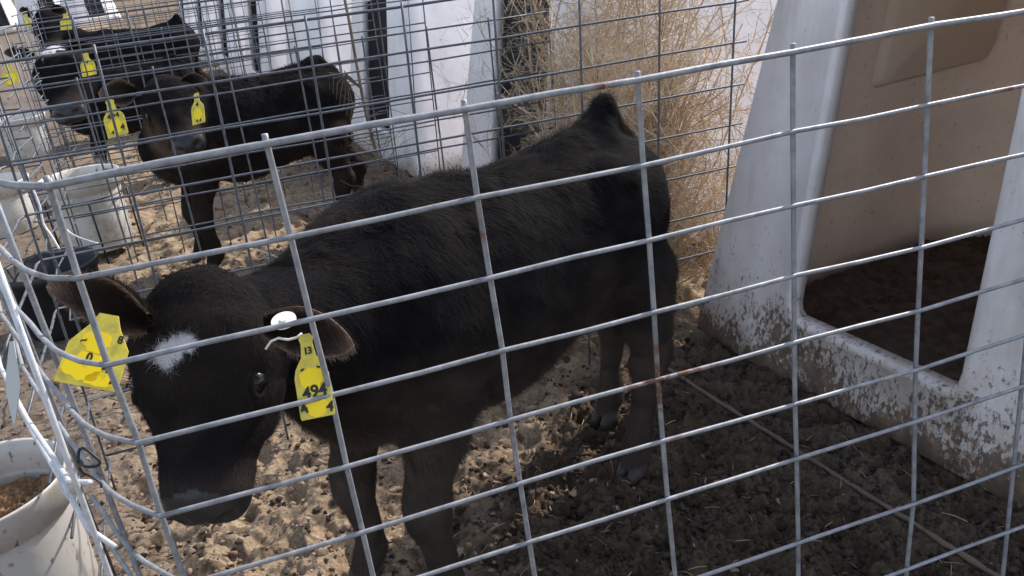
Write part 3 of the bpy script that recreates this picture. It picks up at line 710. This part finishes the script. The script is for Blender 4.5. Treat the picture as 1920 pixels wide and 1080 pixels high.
    for e in ears:
        root_p, tip, opn = loc(e['root']), loc(e['tip']), unit(loc(np.asarray(e['root'])+np.asarray(e['open']))-loc(e['root'])); D_ = tip-root_p; Ln = np.linalg.norm(D_); D_ /= Ln
        opn = unit(opn-D_*(opn@D_)); Wd = np.cross(D_, opn); nu, nv = 26, 17; P = []; Nl = []; Cl = []
        wmax = e['w']/2/scale
        for side_ in (0, 1):
            for a in range(nu):
                u = a/(nu-1); wd = wmax*(math.sin(math.pi*min(1, (u*.93+.07))**.85)**.62 if u < 1 else 0); wd = max(wd, .0012) if u > .97 else wd
                wd = wd*(.78+.22*min(1, u*3))
                for b in range(nv):
                    v = b/(nv-1)*2-1; cup = (1-v*v)*wd*.50*(1-.35*u)
                    p = root_p+D_*(u*Ln-.006)+Wd*v*wd-opn*cup+opn*(-.012*math.sin(u*2.6))*1.0
                    th = .0026*(1-abs(v)**4)*(1-u**6)+.0009
                    p = p+(opn*th if side_ == 0 else -opn*th); P.append(p); Nl.append(opn if side_ == 0 else -opn)
                    if side_ == 0:
                        rim = max(abs(v)**e.get('rim', 7), u**9); cc = A([.014, .0115, .011])*(1-rim)+A([.30, .21, .16])*rim; cc = cc*(.5+.5*u)+A([.030, .019, .014])*u*(1-rim)  # tan ear edge, brightened to paint in the sun's rim light
                    else: cc = A([.014, .012, .012])+A([.02, .015, .011])*abs(v)**4
                    Cl.append(cc)
        P = A(P); Fq = []
        for sd_ in (0, 1):
            o_ = sd_*nu*nv
            for a in range(nu-1):
                for b in range(nv-1):
                    f = [o_+a*nv+b, o_+(a+1)*nv+b, o_+(a+1)*nv+b+1, o_+a*nv+b+1]; Fq.append(f if sd_ else f[::-1])
        for a in range(nu-1):
            for b in (0, nv-1):
                f = [a*nv+b, (a+1)*nv+b, nu*nv+(a+1)*nv+b, nu*nv+a*nv+b]; Fq.append(f if b else f[::-1])
        for b in range(nv-1): f = [(nu-1)*nv+b, (nu-1)*nv+b+1, nu*nv+(nu-1)*nv+b+1, nu*nv+(nu-1)*nv+b]; Fq.append(f)
        Vs.append(P); Fs.append(A(Fq)+off); Cs.append(A(Cl)); Ns.append(A(Nl)); off += len(P)
    nbody = len(V)
    V = np.vstack(Vs); F = np.vstack(Fs); col = np.vstack(Cs); Nn = np.vstack(Ns)
    # nose leather patch by material
    fc = V[F].mean(1); hx = (fc-po)@R/hs; fm = ((hx[:, 0] > .256+.30*np.abs(hx[:, 1])) & (hx[:, 2] > -.095) & (np.abs(hx[:, 1]) < .06)).astype(int)
    body = mesh_np('body', V, np.ascontiguousarray(F), [M_SKIN, M_NOSE], root, True, colors=col, fmat=fm)
    # hair: thin tapered blades following the coat
    tri = F[:, [0, 1, 2]]; tri2 = F[:, [0, 2, 3]]; T = np.vstack([tri, tri2]); ar = np.linalg.norm(np.cross(V[T[:, 1]]-V[T[:, 0]], V[T[:, 2]]-V[T[:, 0]]), axis=1); ar = ar+1e-12
    cfx = np.vstack([fc, fc]); hxx = (cfx-po)@R/hs; hf = (hxx[:, 0] > -.05) & (hxx[:, 0] < .33) & (np.abs(hxx[:, 1]) < .12) & (np.abs(hxx[:, 2]+.06) < .12)
    nosef = (hxx[:, 0] > .256+.30*np.abs(hxx[:, 1])) & (hxx[:, 0] < .36) & (np.abs(hxx[:, 1]) < .07) & (np.abs(hxx[:, 2]+.06) < .10)
    hoofz = cfx[:, 2] < .05; ar = ar*np.where(hf, 2.2, 1.)*np.where(nosef | hoofz, 0., 1.)
    ch = RNG.choice(len(T), nhair, p=ar/ar.sum()); bc = RNG.dirichlet((1, 1, 1), nhair); tv = T[ch]
    Pp = (V[tv]*bc[..., None]).sum(1); Np = (Nn[tv]*bc[..., None]).sum(1); Np /= np.linalg.norm(Np, axis=1, keepdims=True)+1e-9; Cp = (col[tv]*bc[..., None]).sum(1)
    hx = (Pp-po)@R/hs; inh = (hx[:, 0] > -.03) & (hx[:, 0] < .33) & (np.abs(hx[:, 1]) < .13) & (np.abs(hx[:, 2]+.06) < .13)
    ear = tv[:, 0] >= nbody
    comb = np.tile(A([-.55, 0, -.75]), (nhair, 1)); comb[:, 1] += np.sign(Pp[:, 1])*.25
    legm = Pp[:, 2] < .42; comb[legm] = A([-.1, 0, -1.])
    comb[inh] = (-X*.5)[None]+0*comb[inh]; star_c = po+(X*.085+Zh*.0)*hs; sw = Pp-star_c; swn = sw/(np.linalg.norm(sw, axis=1, keepdims=True)+1e-6)
    hb = inh & (hx[:, 2] > -.06); comb[hb] = swn[hb]*.6+.5*RNG.normal(size=(int(hb.sum()), 3))*(np.linalg.norm(sw[hb], axis=1, keepdims=True) < .05); fl = inh & (hx[:, 0] > .13); comb[fl] = X[None]*.8+0*comb[fl]
    comb = comb+.45*np.stack([vnoise3(Pp*11, 21), vnoise3(Pp*11, 22), vnoise3(Pp*11, 23)], -1)+(.40+.5*np.clip((Np[:, 2:]-.3)*1.5, 0, 1)*(~inh)[:, None])*np.stack([vnoise3(Pp*42, 24), vnoise3(Pp*42, 25), vnoise3(Pp*42, 26)], -1)+.22*RNG.normal(size=(nhair, 3))
    comb = comb-Np*(comb*Np).sum(1, keepdims=True); comb /= np.linalg.norm(comb, axis=1, keepdims=True)+1e-9
    Ln = np.where(inh, .010, .017)*(1+.35*RNG.normal(size=nhair)).clip(.35, 2); rough_top = np.clip((Np[:, 2]-.3)*1.5, 0, 1)*(~inh); Ln = Ln*(1+.15*rough_top)
    Ln = np.where(hb & (hx[:, 0] < .06), Ln*1.15, Ln); Ln = Ln*(1+.45*vnoise3(Pp*26, 31))*(1+.5*rough_top*np.clip(vnoise3(Pp*15, 32)*2, 0, 1)); Ln = np.where(inh & (hx[:, 0] > .2), Ln*.45, Ln); Ln = np.where(Cp.max(1) > .25, Ln*.6, Ln); Ln = np.where(legm, Ln*.72, Ln); belly = (Pp[:, 2] < .48) & (Pp[:, 2] > .36) & (Np[:, 2] < 0); Ln = np.where(belly | (np.linalg.norm(Pp-A([.36, 0, .46]), axis=1) < .13), Ln*1.7, Ln)
    Ln = np.where(ear, .009*(1+.4*RNG.uniform(-1, 1, nhair)), Ln)
    lift = np.where(ear, .5, .18+.14*rough_top+.25*belly)+.12*RNG.uniform(-1, 1, nhair)
    Pl = np.linalg.norm(Pp-A([-.40, ty, .43]), axis=1) < .06; Ln = np.where(Pl, .03, Ln)
    side_v = np.cross(comb, Np); wv = (hair_w/scale)*(.7+.6*RNG.uniform(0, 1, nhair))
    d1 = comb*np.cos(lift)[:, None]+Np*np.sin(lift)[:, None]; p0a = Pp-side_v*wv[:, None]*.5-Np*.0008; p0b = Pp+side_v*wv[:, None]*.5-Np*.0008
    pm = Pp+d1*Ln[:, None]*.55; pma = pm-side_v*wv[:, None]*.36; pmb = pm+side_v*wv[:, None]*.36; pt = pm+unitrows(d1+comb*.5)*Ln[:, None]*.5-A([0, 0, .0006])
    HV = np.stack([p0a, p0b, pmb, pma, pt], 1).reshape(-1, 3); b_ = np.arange(nhair)[:, None]*5
    HF = np.vstack([b_+A([0, 1, 2]), b_+A([0, 2, 3]), b_+A([3, 2, 4])])
    tipc = Cp*(1.0+.3*RNG.uniform(0, 1, (nhair, 1)))+A([.004, .003, .0022])*RNG.uniform(0, 1, (nhair, 1))**3
    # some tips paler at random, more of them where the coat faces up
    bl = (RNG.uniform(0, 1, nhair) < .06+.10*rough_top)[:, None]*A([.040, .030, .022]); tipc = tipc+bl*(Cp.max(1, keepdims=True) < .2)
    HC = np.stack([Cp, Cp, Cp*.9+tipc*.1, Cp*.9+tipc*.1, tipc], 1).reshape(-1, 3)
    coat = mesh_np('coat', HV, np.ascontiguousarray(HF), [M_FUR], root, True, colors=HC)
    # eyes
    for y in (-1, 1):
        mb = MB(); ce = hp(.128, .0700*y, -.038); prof = [(math.sin(a)*.0165*hs, -math.cos(a)*.0165*hs) for a in np.linspace(0, math.pi, 12)]
        mb.lathe(prof, 20, ce); mb.build('eye', M_EYE, root)
        # eyelid fold and lashes
        mb = MB(); arc = [hp(.128+.0195*math.cos(a), (.0760-.0052*math.sin(a))*y, -.0320+.0082*math.sin(a)) for a in np.linspace(0, 2*math.pi, 25)]
        mb.tube(arc, .0046*hs, 8)
        for a in np.linspace(.4, math.pi-.4, 14):
            q = hp(.128+.019*math.cos(a), (.0800-.0062*math.sin(a))*y, -.0250+.0105*math.sin(a)); mb.tube([q, q+(Yh*y*.006+Zh*.006+X*.005*math.cos(a))*hs, q+(Yh*y*.010+Zh*.007+X*.009*math.cos(a))*hs], [.0005, .0004, .0002], 3)
        mb.build('eyelid', M_LID, root)
    # hooves
    for q, ang_ in ((hl_[-1], 0), (hr_[-1], 0), (fl_[-1], 0), (fr_[-1], 0)):
        mb = MB()
        for t in (-1, 1):
            x0, y0 = q[0], q[1]+t*.0165; ring = []
            lv = [(.0, .020, .032, .012), (.018, .019, .029, .008), (.040, .016, .024, .0)]; V0 = []
            for z, ry, rx, fx in lv:
                for i in range(14): a = 2*math.pi*i/14; V0.append((x0+fx+rx*math.cos(a)*(1.12 if math.cos(a) > 0 else .9), y0+ry*.9*math.sin(a), z))
            F0 = [(l*14+i, l*14+(i+1) % 14, (l+1)*14+(i+1) % 14, (l+1)*14+i) for l in range(2) for i in range(14)]+[tuple(range(14))[::-1], tuple(range(28, 42))]
            mb.add(V0, F0)
        mb.build('hoof', M_HOOF, root)
    return root, loc, hp
def unitrows(a): return a/(np.linalg.norm(a, axis=1, keepdims=True)+1e-9)
M_LID, _, _ = material('eyelid_skin', (.010, .010, .012), .9, 0, .08)

def text_mesh(txt, size):
    cu = bpy.data.curves.new('t', 'FONT'); cu.body = txt; cu.size = size; cu.align_x = 'CENTER'; cu.align_y = 'CENTER'; cu.extrude = .0002; cu.offset = size*.028; cu.resolution_u = 3
    o = bpy.data.objects.new('t', cu); S.collection.objects.link(o); dg = bpy.context.evaluated_depsgraph_get(); dg.update()
    me = bpy.data.meshes.new_from_object(o.evaluated_get(dg)); bpy.data.objects.remove(o); bpy.data.curves.remove(cu)
    V = np.array([v.co[:] for v in me.vertices]); F = [tuple(p.vertices) for p in me.polygons]; bpy.data.meshes.remove(me); return V, F

def ear_tag(root, loc, top, bot, right, wid, texts, blots, hgt=None, label=None, neck=True):
    """top, bot: world points of neck top and bottom centre; right: world direction"""
    top, bot = loc(top), loc(bot); R_ = loc(np.asarray(right)+np.asarray(root.location))-0
    Y = top-bot; Hh = np.linalg.norm(Y); Y /= Hh; X = unit(R_-Y*(R_@Y)); Z = np.cross(X, Y); w_ = wid/2/root.scale[0]
    base = empty_part = None
    if neck: P = [(-w_, .04*Hh), (-w_*.95, 0), (w_*.95, 0), (w_, .04*Hh), (w_, .50*Hh), (w_*.86, .60*Hh), (w_*.42, .74*Hh), (w_*.34, .90*Hh), (w_*.42, .96*Hh), (w_*.25, 1.01*Hh), (-w_*.25, 1.01*Hh), (-w_*.42, .96*Hh), (-w_*.34, .90*Hh), (-w_*.42, .74*Hh), (-w_*.86, .60*Hh), (-w_, .50*Hh)]
    else: P = [(-w_, 0), (w_, 0), (w_*.96, .55*Hh), (w_*.5, .82*Hh), (w_*.30, Hh), (-w_*.30, Hh), (-w_*.5, .82*Hh), (-w_*.96, .55*Hh)]
    mb = MB(); mb.prism(P, bot, X, Y, .0016); t = mb.build('ear_tag', M_TAG, root, False)
    if label: t['label'] = label
    mb = MB()
    for (bx, by, rx, ry) in blots:
        Q = []; m_ = 26
        for i in range(m_):
            a = 2*math.pi*i/m_; k = 1+.10*math.sin(3*a+bx*9)+.07*math.sin(7*a+by*5)+random.uniform(-.05, .05); Q.append((max(-w_*.97, min(w_*.97, (bx+rx*k*math.cos(a))*w_)), max(.01*Hh, (by+ry*k*math.sin(a))*Hh)))
        mb.prism(Q, bot+Z*.0011, X, Y, .0006)
    mb.build('paint_blotch', M_TAGB, t, False)
    mb = MB()
    for (txt, bx, by, sz, rot) in texts:
        V, F = text_mesh(txt, sz*Hh); c_, s_ = math.cos(rot), math.sin(rot)
        W = [bot+X*(bx*w_+a[0]*c_-a[1]*s_)+Y*(by*Hh+a[0]*s_+a[1]*c_)+Z*(.0018+a[2]) for a in V]; mb = MB(); mb.add(W, F); mb.build('tag_lettering', M_INK, t, False)

    return t

# ---- near calf
OPEN1 = at(160, 640, .9)-at(160, 560, 1.0)
e1 = [dict(root=at(268, 604, .99), tip=at(72, 538, 1.0), open=unit(-CY*.45-FW*.85+CX*.0), w=.074),
      dict(root=at(500, 612, .975), tip=at(668, 655, .95), open=unit(-CY*.28-FW*.92+CX*.1), w=.064)]
r1, l1, hp1 = calf((-.04, 1.455, 0), (-.778, -.628), 1.0, (-.408, .965, .840), (-.434, .826, .580), (at(225, 690, .96), at(455, 715, .96)), e1, .0052, 380000,
    'near black calf with a white forehead star, head lowered behind the front wires', dict(star=[(.090, -.018, .0, .017, .024, .05), (.080, .006, .0, .014, .013, .05)]), tail_side=.0)
tag1 = ear_tag(r1, l1, at(572, 628, .915), at(597, 783, .90), CX*1.0, .0385, [('1', -.10, .80, .12, .0), ('3', .14, .80, .12, .0), ('4', -.42, .30, .20, 0), ('9', .05, .31, .20, 0), ('4', .52, .31, .20, 0), ('4', -.72, .13, .17, .3), ('4', .78, .10, .17, -.2), ('-', -.5, .60, .15, .5), ('-', .5, .60, .15, -.4)], [(-.02, .455, .66, .155), (.05, .12, .62, .12)],
    label='yellow tag hanging upright under the ear on the right')
_t = ear_tag(r1, l1, at(205, 590, .915), at(160, 725, .89), unit(CX*1.0-CY*.22), .070, [('0', -.15, .38, .17, 0), ('4', .45, .28, .20, .2), ('4', .80, .12, .20, .4), ('8', .62, .68, .15, 0), ('~', -.5, .60, .15, .4)], [(-.25, .25, .62, .19), (-.1, .60, .45, .14), (.35, .12, .45, .10)], neck=False,
    label='wide yellow tag tilted below the ear on the left')
mb = MB(); bc_ = l1(at(532, 601, .935)); zz = unit(l1(at(532, 601, .935)+UP*.75-FW*.66)-bc_); xx = unit(np.cross(zz, [0, 1, 0])); yy = np.cross(zz, xx)
mb.prism([(.0145*math.cos(a), .0145*math.sin(a)) for a in np.linspace(0, 2*math.pi, 24, endpoint=False)], bc_, xx, yy, .002); mb.prism([(.004*math.cos(a), .004*math.sin(a)) for a in np.linspace(0, 2*math.pi, 12, endpoint=False)], bc_+zz*.0015, xx, yy, .003)
mb.build('tag_button', M_BUTTON, r1, False)
mb = MB(); q = [l1(at(u, v, .925)) for u, v in ((498, 655), (508, 640), (522, 634), (540, 637), (556, 633), (566, 625))]; mb.tube(q, .0016, 5); mb.build('tag_tie', M_BUTTON, r1)

# ---- second calf
e2 = [dict(root=at(250, 172, 3.12), tip=at(180, 176, 3.12), open=unit(-CY*.15-FW*.95), w=.105), dict(root=at(345, 152, 3.16), tip=at(392, 152, 3.2), open=unit(-CY*.3-FW*.9), w=.06)]
r2, l2, hp2 = calf((-1.01, 3.42, .01), (-.95, -.31), .95, at(292, 138, 3.16), at(340, 252, 3.02), (at(240, 200, 3.1), at(385, 188, 3.1)), e2, .0085, 60000,
    'second calf, black with a brown cheek and two yellow tags, beyond the near calf', dict(cheek=1, flat=.035, low=.3, brown=(.11, .075, .058)), tail_side=.02, hair_w=.0022)
ear_tag(r2, l2, at(205, 188, 3.02), at(222, 255, 3.0), CX, .078, [('4', -.4, .55, .2, 0), ('9', 0, .55, .2, 0), ('4', .4, .55, .2, 0), ('4', .6, .2, .22, 0), ('4', -.4, .12, .16, 0)], [(-.05, .26, .62, .2)], label='yellow tag under the ear on the left')
ear_tag(r2, l2, at(368, 175, 3.05), at(373, 232, 3.03), unit(CX-FW*.3), .056, [('4', 0, .62, .2, 0), ('4', -.2, .1, .15, 0), ('4', .3, .1, .15, 0)], [(0, .30, .6, .2)], label='smaller yellow tag under the ear on the right')
# ---- third calf
e3 = [dict(root=at(62, 104, 4.65), tip=at(5, 101, 4.6), open=unit(-CY*.8-FW*.6), w=.10), dict(root=at(128, 92, 4.65), tip=at(182, 88, 4.65), open=unit(-CY*.8-FW*.6), w=.10)]
r3, l3, hp3 = calf((-2.16, 5.06, 0), (-.97, -.24), .87, at(92, 82, 4.72), at(112, 190, 4.5), (at(62, 110, 4.6), at(138, 102, 4.6)), e3, .0105, 26000,
    'third calf with a white patch on its brow and white on its legs', dict(low=.2, flat=.03, star=[(.03, 0, .0, .05, .04, .08)], white=[((.285, .095, .22), (.05, .05, .12)), ((.33, -.095, .14), (.06, .05, .16)), ((.33, -.05, .52), (.09, .09, .09))]), hair_w=.003)
ear_tag(r3, l3, at(14, 118, 4.5), at(22, 158, 4.48), CX, .088, [('4', 0, .55, .2, 0)], [(0, .25, .7, .24)], label='yellow tag under the ear on the left')
ear_tag(r3, l3, at(160, 100, 4.5), at(168, 142, 4.48), CX, .080, [('4', 0, .6, .2, 0)], [(0, .25, .7, .24)], label='yellow tag under the ear on the right')
# ---- farthest calf
e4 = [dict(root=at(58, 26, 6.3), tip=at(34, 22, 6.3), open=unit(-CY*.8-FW*.6), w=.10), dict(root=at(98, 20, 6.3), tip=at(126, 20, 6.3), open=unit(-CY*.8-FW*.6), w=.10)]
r4, l4, hp4 = calf((-2.75, 6.85, 0), (-.97, -.24), 1.0, at(78, 12, 6.4), at(88, 82, 6.25), (at(58, 30, 6.3), at(104, 24, 6.3)), e4, .0125, 14000,
    'farthest calf, a dark shape with two dull yellow tags at the top left', dict(low=.2), hair_w=.004)
ear_tag(r4, l4, at(48, 26, 6.2), at(52, 52, 6.2), CX, .060, [], [(0, .3, .4, .15)], label='dull yellow tag on the left')
ear_tag(r4, l4, at(122, 26, 6.2), at(124, 56, 6.2), CX, .085, [], [(0, .3, .4, .15)], label='dull yellow tag on the right')

# ------------------------------------------------------------------ buckets
def bucket(loc, r, h, mats, label, name='bucket', handle=True, feed=0., rz=0., collar=True, lab_feed=None):
    root = empty(name, loc, rz); tag(root, label, name.replace('_', ' '))
    mb = MB()
    if collar: prof = [(0, 0), (r*.86, 0), (r*.88, .006), (r*.93, h-.075), (r*.93, h-.072), (r*.935, h-.066), (r*1.0, h-.064), (r*1.02, h-.006), (r*1.035, h), (r*1.02, h+.004), (r*.985, h), (r*.96, h-.03), (r*.86, .03), (r*.84, .012), (0, .010)]
    else: prof = [(0, 0), (r*.80, 0), (r*.83, .008), (r*.97, h-.03), (r*1.04, h-.026), (r*1.06, h), (r*1.02, h+.006), (r*.97, h-.004), (r*.80, .02), (0, .014)]
    mb.lathe(prof, 64); b_ = mb.build('tub' if not collar else 'pail', mats, root)
    if handle:
        mb = MB(); a = np.linspace(0, math.pi, 22); mb.tube([(r*1.06*math.cos(t), -.02-.75*r*math.sin(t)*.35-.0, h-.045-.62*r*math.sin(t)) for t in a], .0022, 6)
        mb.build('bail_handle', M_WIRE, root)
    if feed:
        n = 60; V = []; F = []; rr = r*.90
        for i in range(n):
            for j in range(24):
                t = i/n*2*math.pi; q = j/23*rr; x, y = q*math.cos(t), q*math.sin(t); V.append((x, y, h*feed+.25*x+.10*y+.010*random.uniform(-1, 1)+.012*math.sin(x*40)*math.cos(y*33)))
        for i in range(n):
            for j in range(23): F.append((i*24+j, ((i+1) % n)*24+j, ((i+1) % n)*24+j+1, i*24+j+1))
        o = mesh_np('feed_grain', V, F, [M_FEED], None, False); o.location = root.location; o.rotation_euler = root.rotation_euler; tag(o, lab_feed, 'feed', kind='stuff')
    return root
bucket((-1.03, 1.275, .07), .150, .295, M_BUCKET, 'large white bucket half full of brown feed at the lower left corner', feed=.68, lab_feed='brown grain feed heaped inside the large near white bucket', handle=False)
bucket((-1.90, 3.68, .05), .166, .34, M_BUCKET2, 'white bucket with a stained lower half in front of the third calf legs', feed=.80, lab_feed='dark crumbs of feed in the stained white bucket further back', rz=.4)
bucket((-2.70, 4.30, .0), .19, .27, M_BUCKET2, 'white bucket cut off by the left edge, behind the stained white bucket', handle=False)
bucket((-1.70, 2.87, .0), .165, .25, M_BLACKP, 'black rubber tub on the ground behind the near calf left ear', name='feed_tub', handle=False, collar=False)
bucket((-3.5, 6.2, .0), .18, .32, M_BUCKET2, 'small far white bucket at the upper left edge', handle=False)
# holder ring on bucket two
def holder(c, r, z, label):
    root = empty('bucket_holder', c); tag(root, label, 'bucket holder'); mb = MB()
    mb.tube([(r*math.cos(a), r*math.sin(a), z) for a in np.linspace(0, 2*math.pi, 33)], .004, 6); mb.build('ring', M_BLACKM, root)
    for a in (.3, 2.2, 3.9, 5.2):
        mb = MB(); mb.tube([(r*math.cos(a), r*math.sin(a), z), (r*.98*math.cos(a), r*.98*math.sin(a), .0)], .0045, 6); mb.build('prong', M_BLACKM, root)
holder((-1.90, 3.68, 0), .178, .30, 'dark wire stand gripping the stained white bucket')

# ------------------------------------------------------------------ left corner bits
mb = MB(); c1 = at(24, 640, 1.0); a_, b_ = at(22, 640, 1.0), at(28, 800, .98)
root = empty('plastic_strip', b_); D_ = b_-a_; Ls = np.linalg.norm(D_); Y = -D_/Ls; X = unit(CX-Y*(CX@Y))
mb.prism([(0, 0), (.0085, Ls*.45), (.0075, Ls*.62), (.0025, Ls), (-.0025, Ls), (-.0085, Ls*.6), (-.009, Ls*.42), (-.003, Ls*.1)], (0, 0, 0), X, Y, .0015)
bpy.data.objects.remove(root); o = mb.build('plastic_strip', M_STRIP, None, False); o.location = b_; tag(o, 'pale pointed plastic strip hanging on the wires at the left edge', 'plastic strip')
def wire_thing(name, label, cat, pts, r, mat, closed=False):
    mb = MB(); P = [np.asarray(p) for p in pts]; o0 = P[0]
    # smooth by Catmull-Rom
    Q = []; n = len(P)
    for i in range(n-1):
        p0, p1, p2, p3 = P[max(i-1, 0)], P[i], P[i+1], P[min(i+2, n-1)]
        for t in np.linspace(0, 1, 7)[:-1]: Q.append(.5*((2*p1)+(-p0+p2)*t+(2*p0-5*p1+4*p2-p3)*t*t+(-p0+3*p1-3*p2+p3)*t**3)-o0)
    Q.append(P[-1]-o0); mb.tube(Q, r, 6); o = mb.build(name, mat); o.location = o0; return tag(o, label, cat)
wire_thing('snap_clip', 'black triangular snap clip hooked on the corner wires above the near bucket', 'clip', [at(u, v, .93) for u, v in ((146, 868), (148, 845), (158, 841), (176, 854), (187, 866), (180, 874), (158, 874), (150, 862))], .0018, M_BLACKM)
wire_thing('tie_wire', 'thin pale tie wire looped beside the rim of the near white bucket', 'tie wire', [at(u, v, .98) for u, v in ((126, 880), (112, 893), (113, 912), (126, 932), (143, 948), (156, 962))], .0011, M_WIRE_W)
wire_thing('tie_wire', 'black twist of tie wire trailing right of the snap clip', 'tie wire', [at(u, v, .93) for u, v in ((148, 878), (158, 888), (174, 895), (188, 905), (190, 915))], .0014, M_BLACKM)
wire_thing('tie_wire', 'long pale wire curving down in front of the stained white bucket', 'tie wire', [at(u, v, 2.5) for u, v in ((98, 378), (108, 402), (126, 432), (150, 446), (185, 457))], .003, M_WIRE_W)
wire_thing('tie_wire', 'pale wire loop hanging at the corner above the black tub', 'tie wire', [at(u, v, 2.2) for u, v in ((60, 350), (74, 385), (82, 420), (95, 440), (112, 468))], .003, M_WIRE_W)

# ------------------------------------------------------------------ dry plants
def strands(paths, sides=3):
    V = []; F = []; n = 0
    for P, r0, r1 in paths:
        P = np.asarray(P); m = len(P); T = unitrows(np.gradient(P, axis=0)); a = np.array([.31, .52, .79]); Nn = unitrows(np.cross(T, a)); B = np.cross(T, Nn)
        for i in range(m):
            r = r0+(r1-r0)*i/(m-1)
            for k in range(sides): an = 2*math.pi*k/sides; V.append(P[i]+(Nn[i]*math.cos(an)+B[i]*math.sin(an))*r)
        for i in range(m-1):
            for k in range(sides): F.append((n+i*sides+k, n+i*sides+(k+1) % sides, n+(i+1)*sides+(k+1) % sides, n+(i+1)*sides+k))
        n += m*sides
    return np.array(V), np.array(F)
def tumbleweed(c, h, rad, nprim, label, mat, seed, dens=1.0, bias=(0, 0)):
    rn = np.random.default_rng(seed); paths = []
    def branch(p, d, L, lvl):
        m = 5 if lvl < 2 else 4; P = [p]; dd = d; st = L/(m-1); bend = rn.normal(size=3)*.28
        for i in range(m-1):
            dd = unit(dd+bend*.35+rn.normal(size=3)*.16+np.array([0, 0, .05 if lvl < 2 else 0])); p = p+dd*st
            if p[2] < .02: p = p*np.array([1, 1, 0])+np.array([0, 0, .02])
            P.append(p)
        W = np.array(P)+np.array([c[0], c[1], 0])-HL; sA = W@DR; nA = W@NN
        if (sA < .03+.12*W[:, 2]).any() or ((nA < -.16) & (W[:, 2] > .3)).any(): return P
        r = (.0046, .0023, .0012, .0007)[lvl]; paths.append((np.array(P), r, r*.55)); return P
    for i in range(nprim):
        a = rn.uniform(0, 2*math.pi); el = rn.uniform(.25, 1.45); d = unit([math.cos(a)*math.cos(el)*rad/h*1.3+bias[0], math.sin(a)*math.cos(el)*rad/h*1.3+bias[1], math.sin(el)])
        P = branch(np.array([rn.normal()*.03, rn.normal()*.03, .02]), d, h*rn.uniform(.7, 1.05), 0)
        for q in range(int(7*dens)):
            t = rn.uniform(.2, 1); k = min(int(t*4), 3); b = P[k]+(P[k+1]-P[k])*(t*4-k) if k < 4 else P[4]; tg = unit(P[k+1]-P[k]); d2 = unit(tg*.6+rn.normal(size=3)*.55)
            P2 = branch(b, d2, h*rn.uniform(.16, .34), 1)
            for q2 in range(int(6*dens)):
                k2 = rn.integers(0, 4); b2 = P2[k2]+(P2[k2+1]-P2[k2])*rn.uniform(); d3 = unit(unit(P2[k2+1]-P2[k2])*.5+rn.normal(size=3)*.7)
                P3 = branch(b2, d3, h*rn.uniform(.06, .15), 2)
                for q3 in range(5):
                    b3 = P3[rn.integers(1, 4)]; branch(b3, unit(rn.normal(size=3)+unit(P3[-1]-P3[0])*.5), rn.uniform(.02, .055), 3)
    V, F = strands(paths); o = mesh_np('tumbleweed', V, F, [mat], smooth=False); o.location = (c[0], c[1], 0); tag(o, label, 'tumbleweed', 'dry tumbleweeds caught between the hutches'); return o
tumbleweed((.44, 2.50), 1.10, .42, 100, 'dense golden tumbleweed against the edge of the nearest hutch', M_WEED, 1, 1.0, (-.1, 0))
tumbleweed((.22, 2.52), 1.15, .42, 88, 'tall tan tumbleweed in the middle of the gap, behind the near calf rump', M_WEED, 2)
tumbleweed((-.02, 2.46), .98, .30, 60, 'bleached thin tumbleweed at the left of the clump, in front of a dark doorway', M_WEEDP, 3, .8, (-.1, 0))
tumbleweed((.36, 2.42), .62, .40, 100, 'low brown tumbleweed at the foot of the wires behind the calf tail', M_WEED, 4, 1.0)
def stalk():
    paths = []; rn = np.random.default_rng(5)
    base = gnd(830, 360)*0+np.array([-.42, 2.92, 0]); top = base+np.array([-.03, 0, 1.12]); P = [base+(top-base)*t+rn.normal(size=3)*.004 for t in np.linspace(0, 1, 9)]; paths.append((np.array(P)-base, .0075, .005))
    for i in range(46):
        t = rn.uniform(.1, .62); p = base+(top-base)*t; d = unit(rn.normal(size=3)*np.array([1, .5, .6])+np.array([0, 0, .2])); L = rn.uniform(.06, .2); Q = [p-base]
        for k in range(4): d = unit(d+rn.normal(size=3)*.3); Q.append(Q[-1]+d*L/4)
        paths.append((np.array(Q), .0016, .0006))
    for k in range(7):
        p = base+(top-base)*.66; Q = [p-base, p-base+np.array([-.05, -.01, .05+.004*k]), p-base+np.array([-.10+.01*k, -.02, .075-.02*k]), p-base+np.array([-.11+.008*k, -.02, .02-.02*k])]; paths.append((np.array(Q), .003, .001))
    V, F = strands(paths, 5); o = mesh_np('dead_weed', V, F, [M_STALK], smooth=False); o.location = base; tag(o, 'single dead weed stalk standing against the white hutch behind the second calf', 'dead weed')
stalk()
for _m in bpy.data.meshes:
    pass
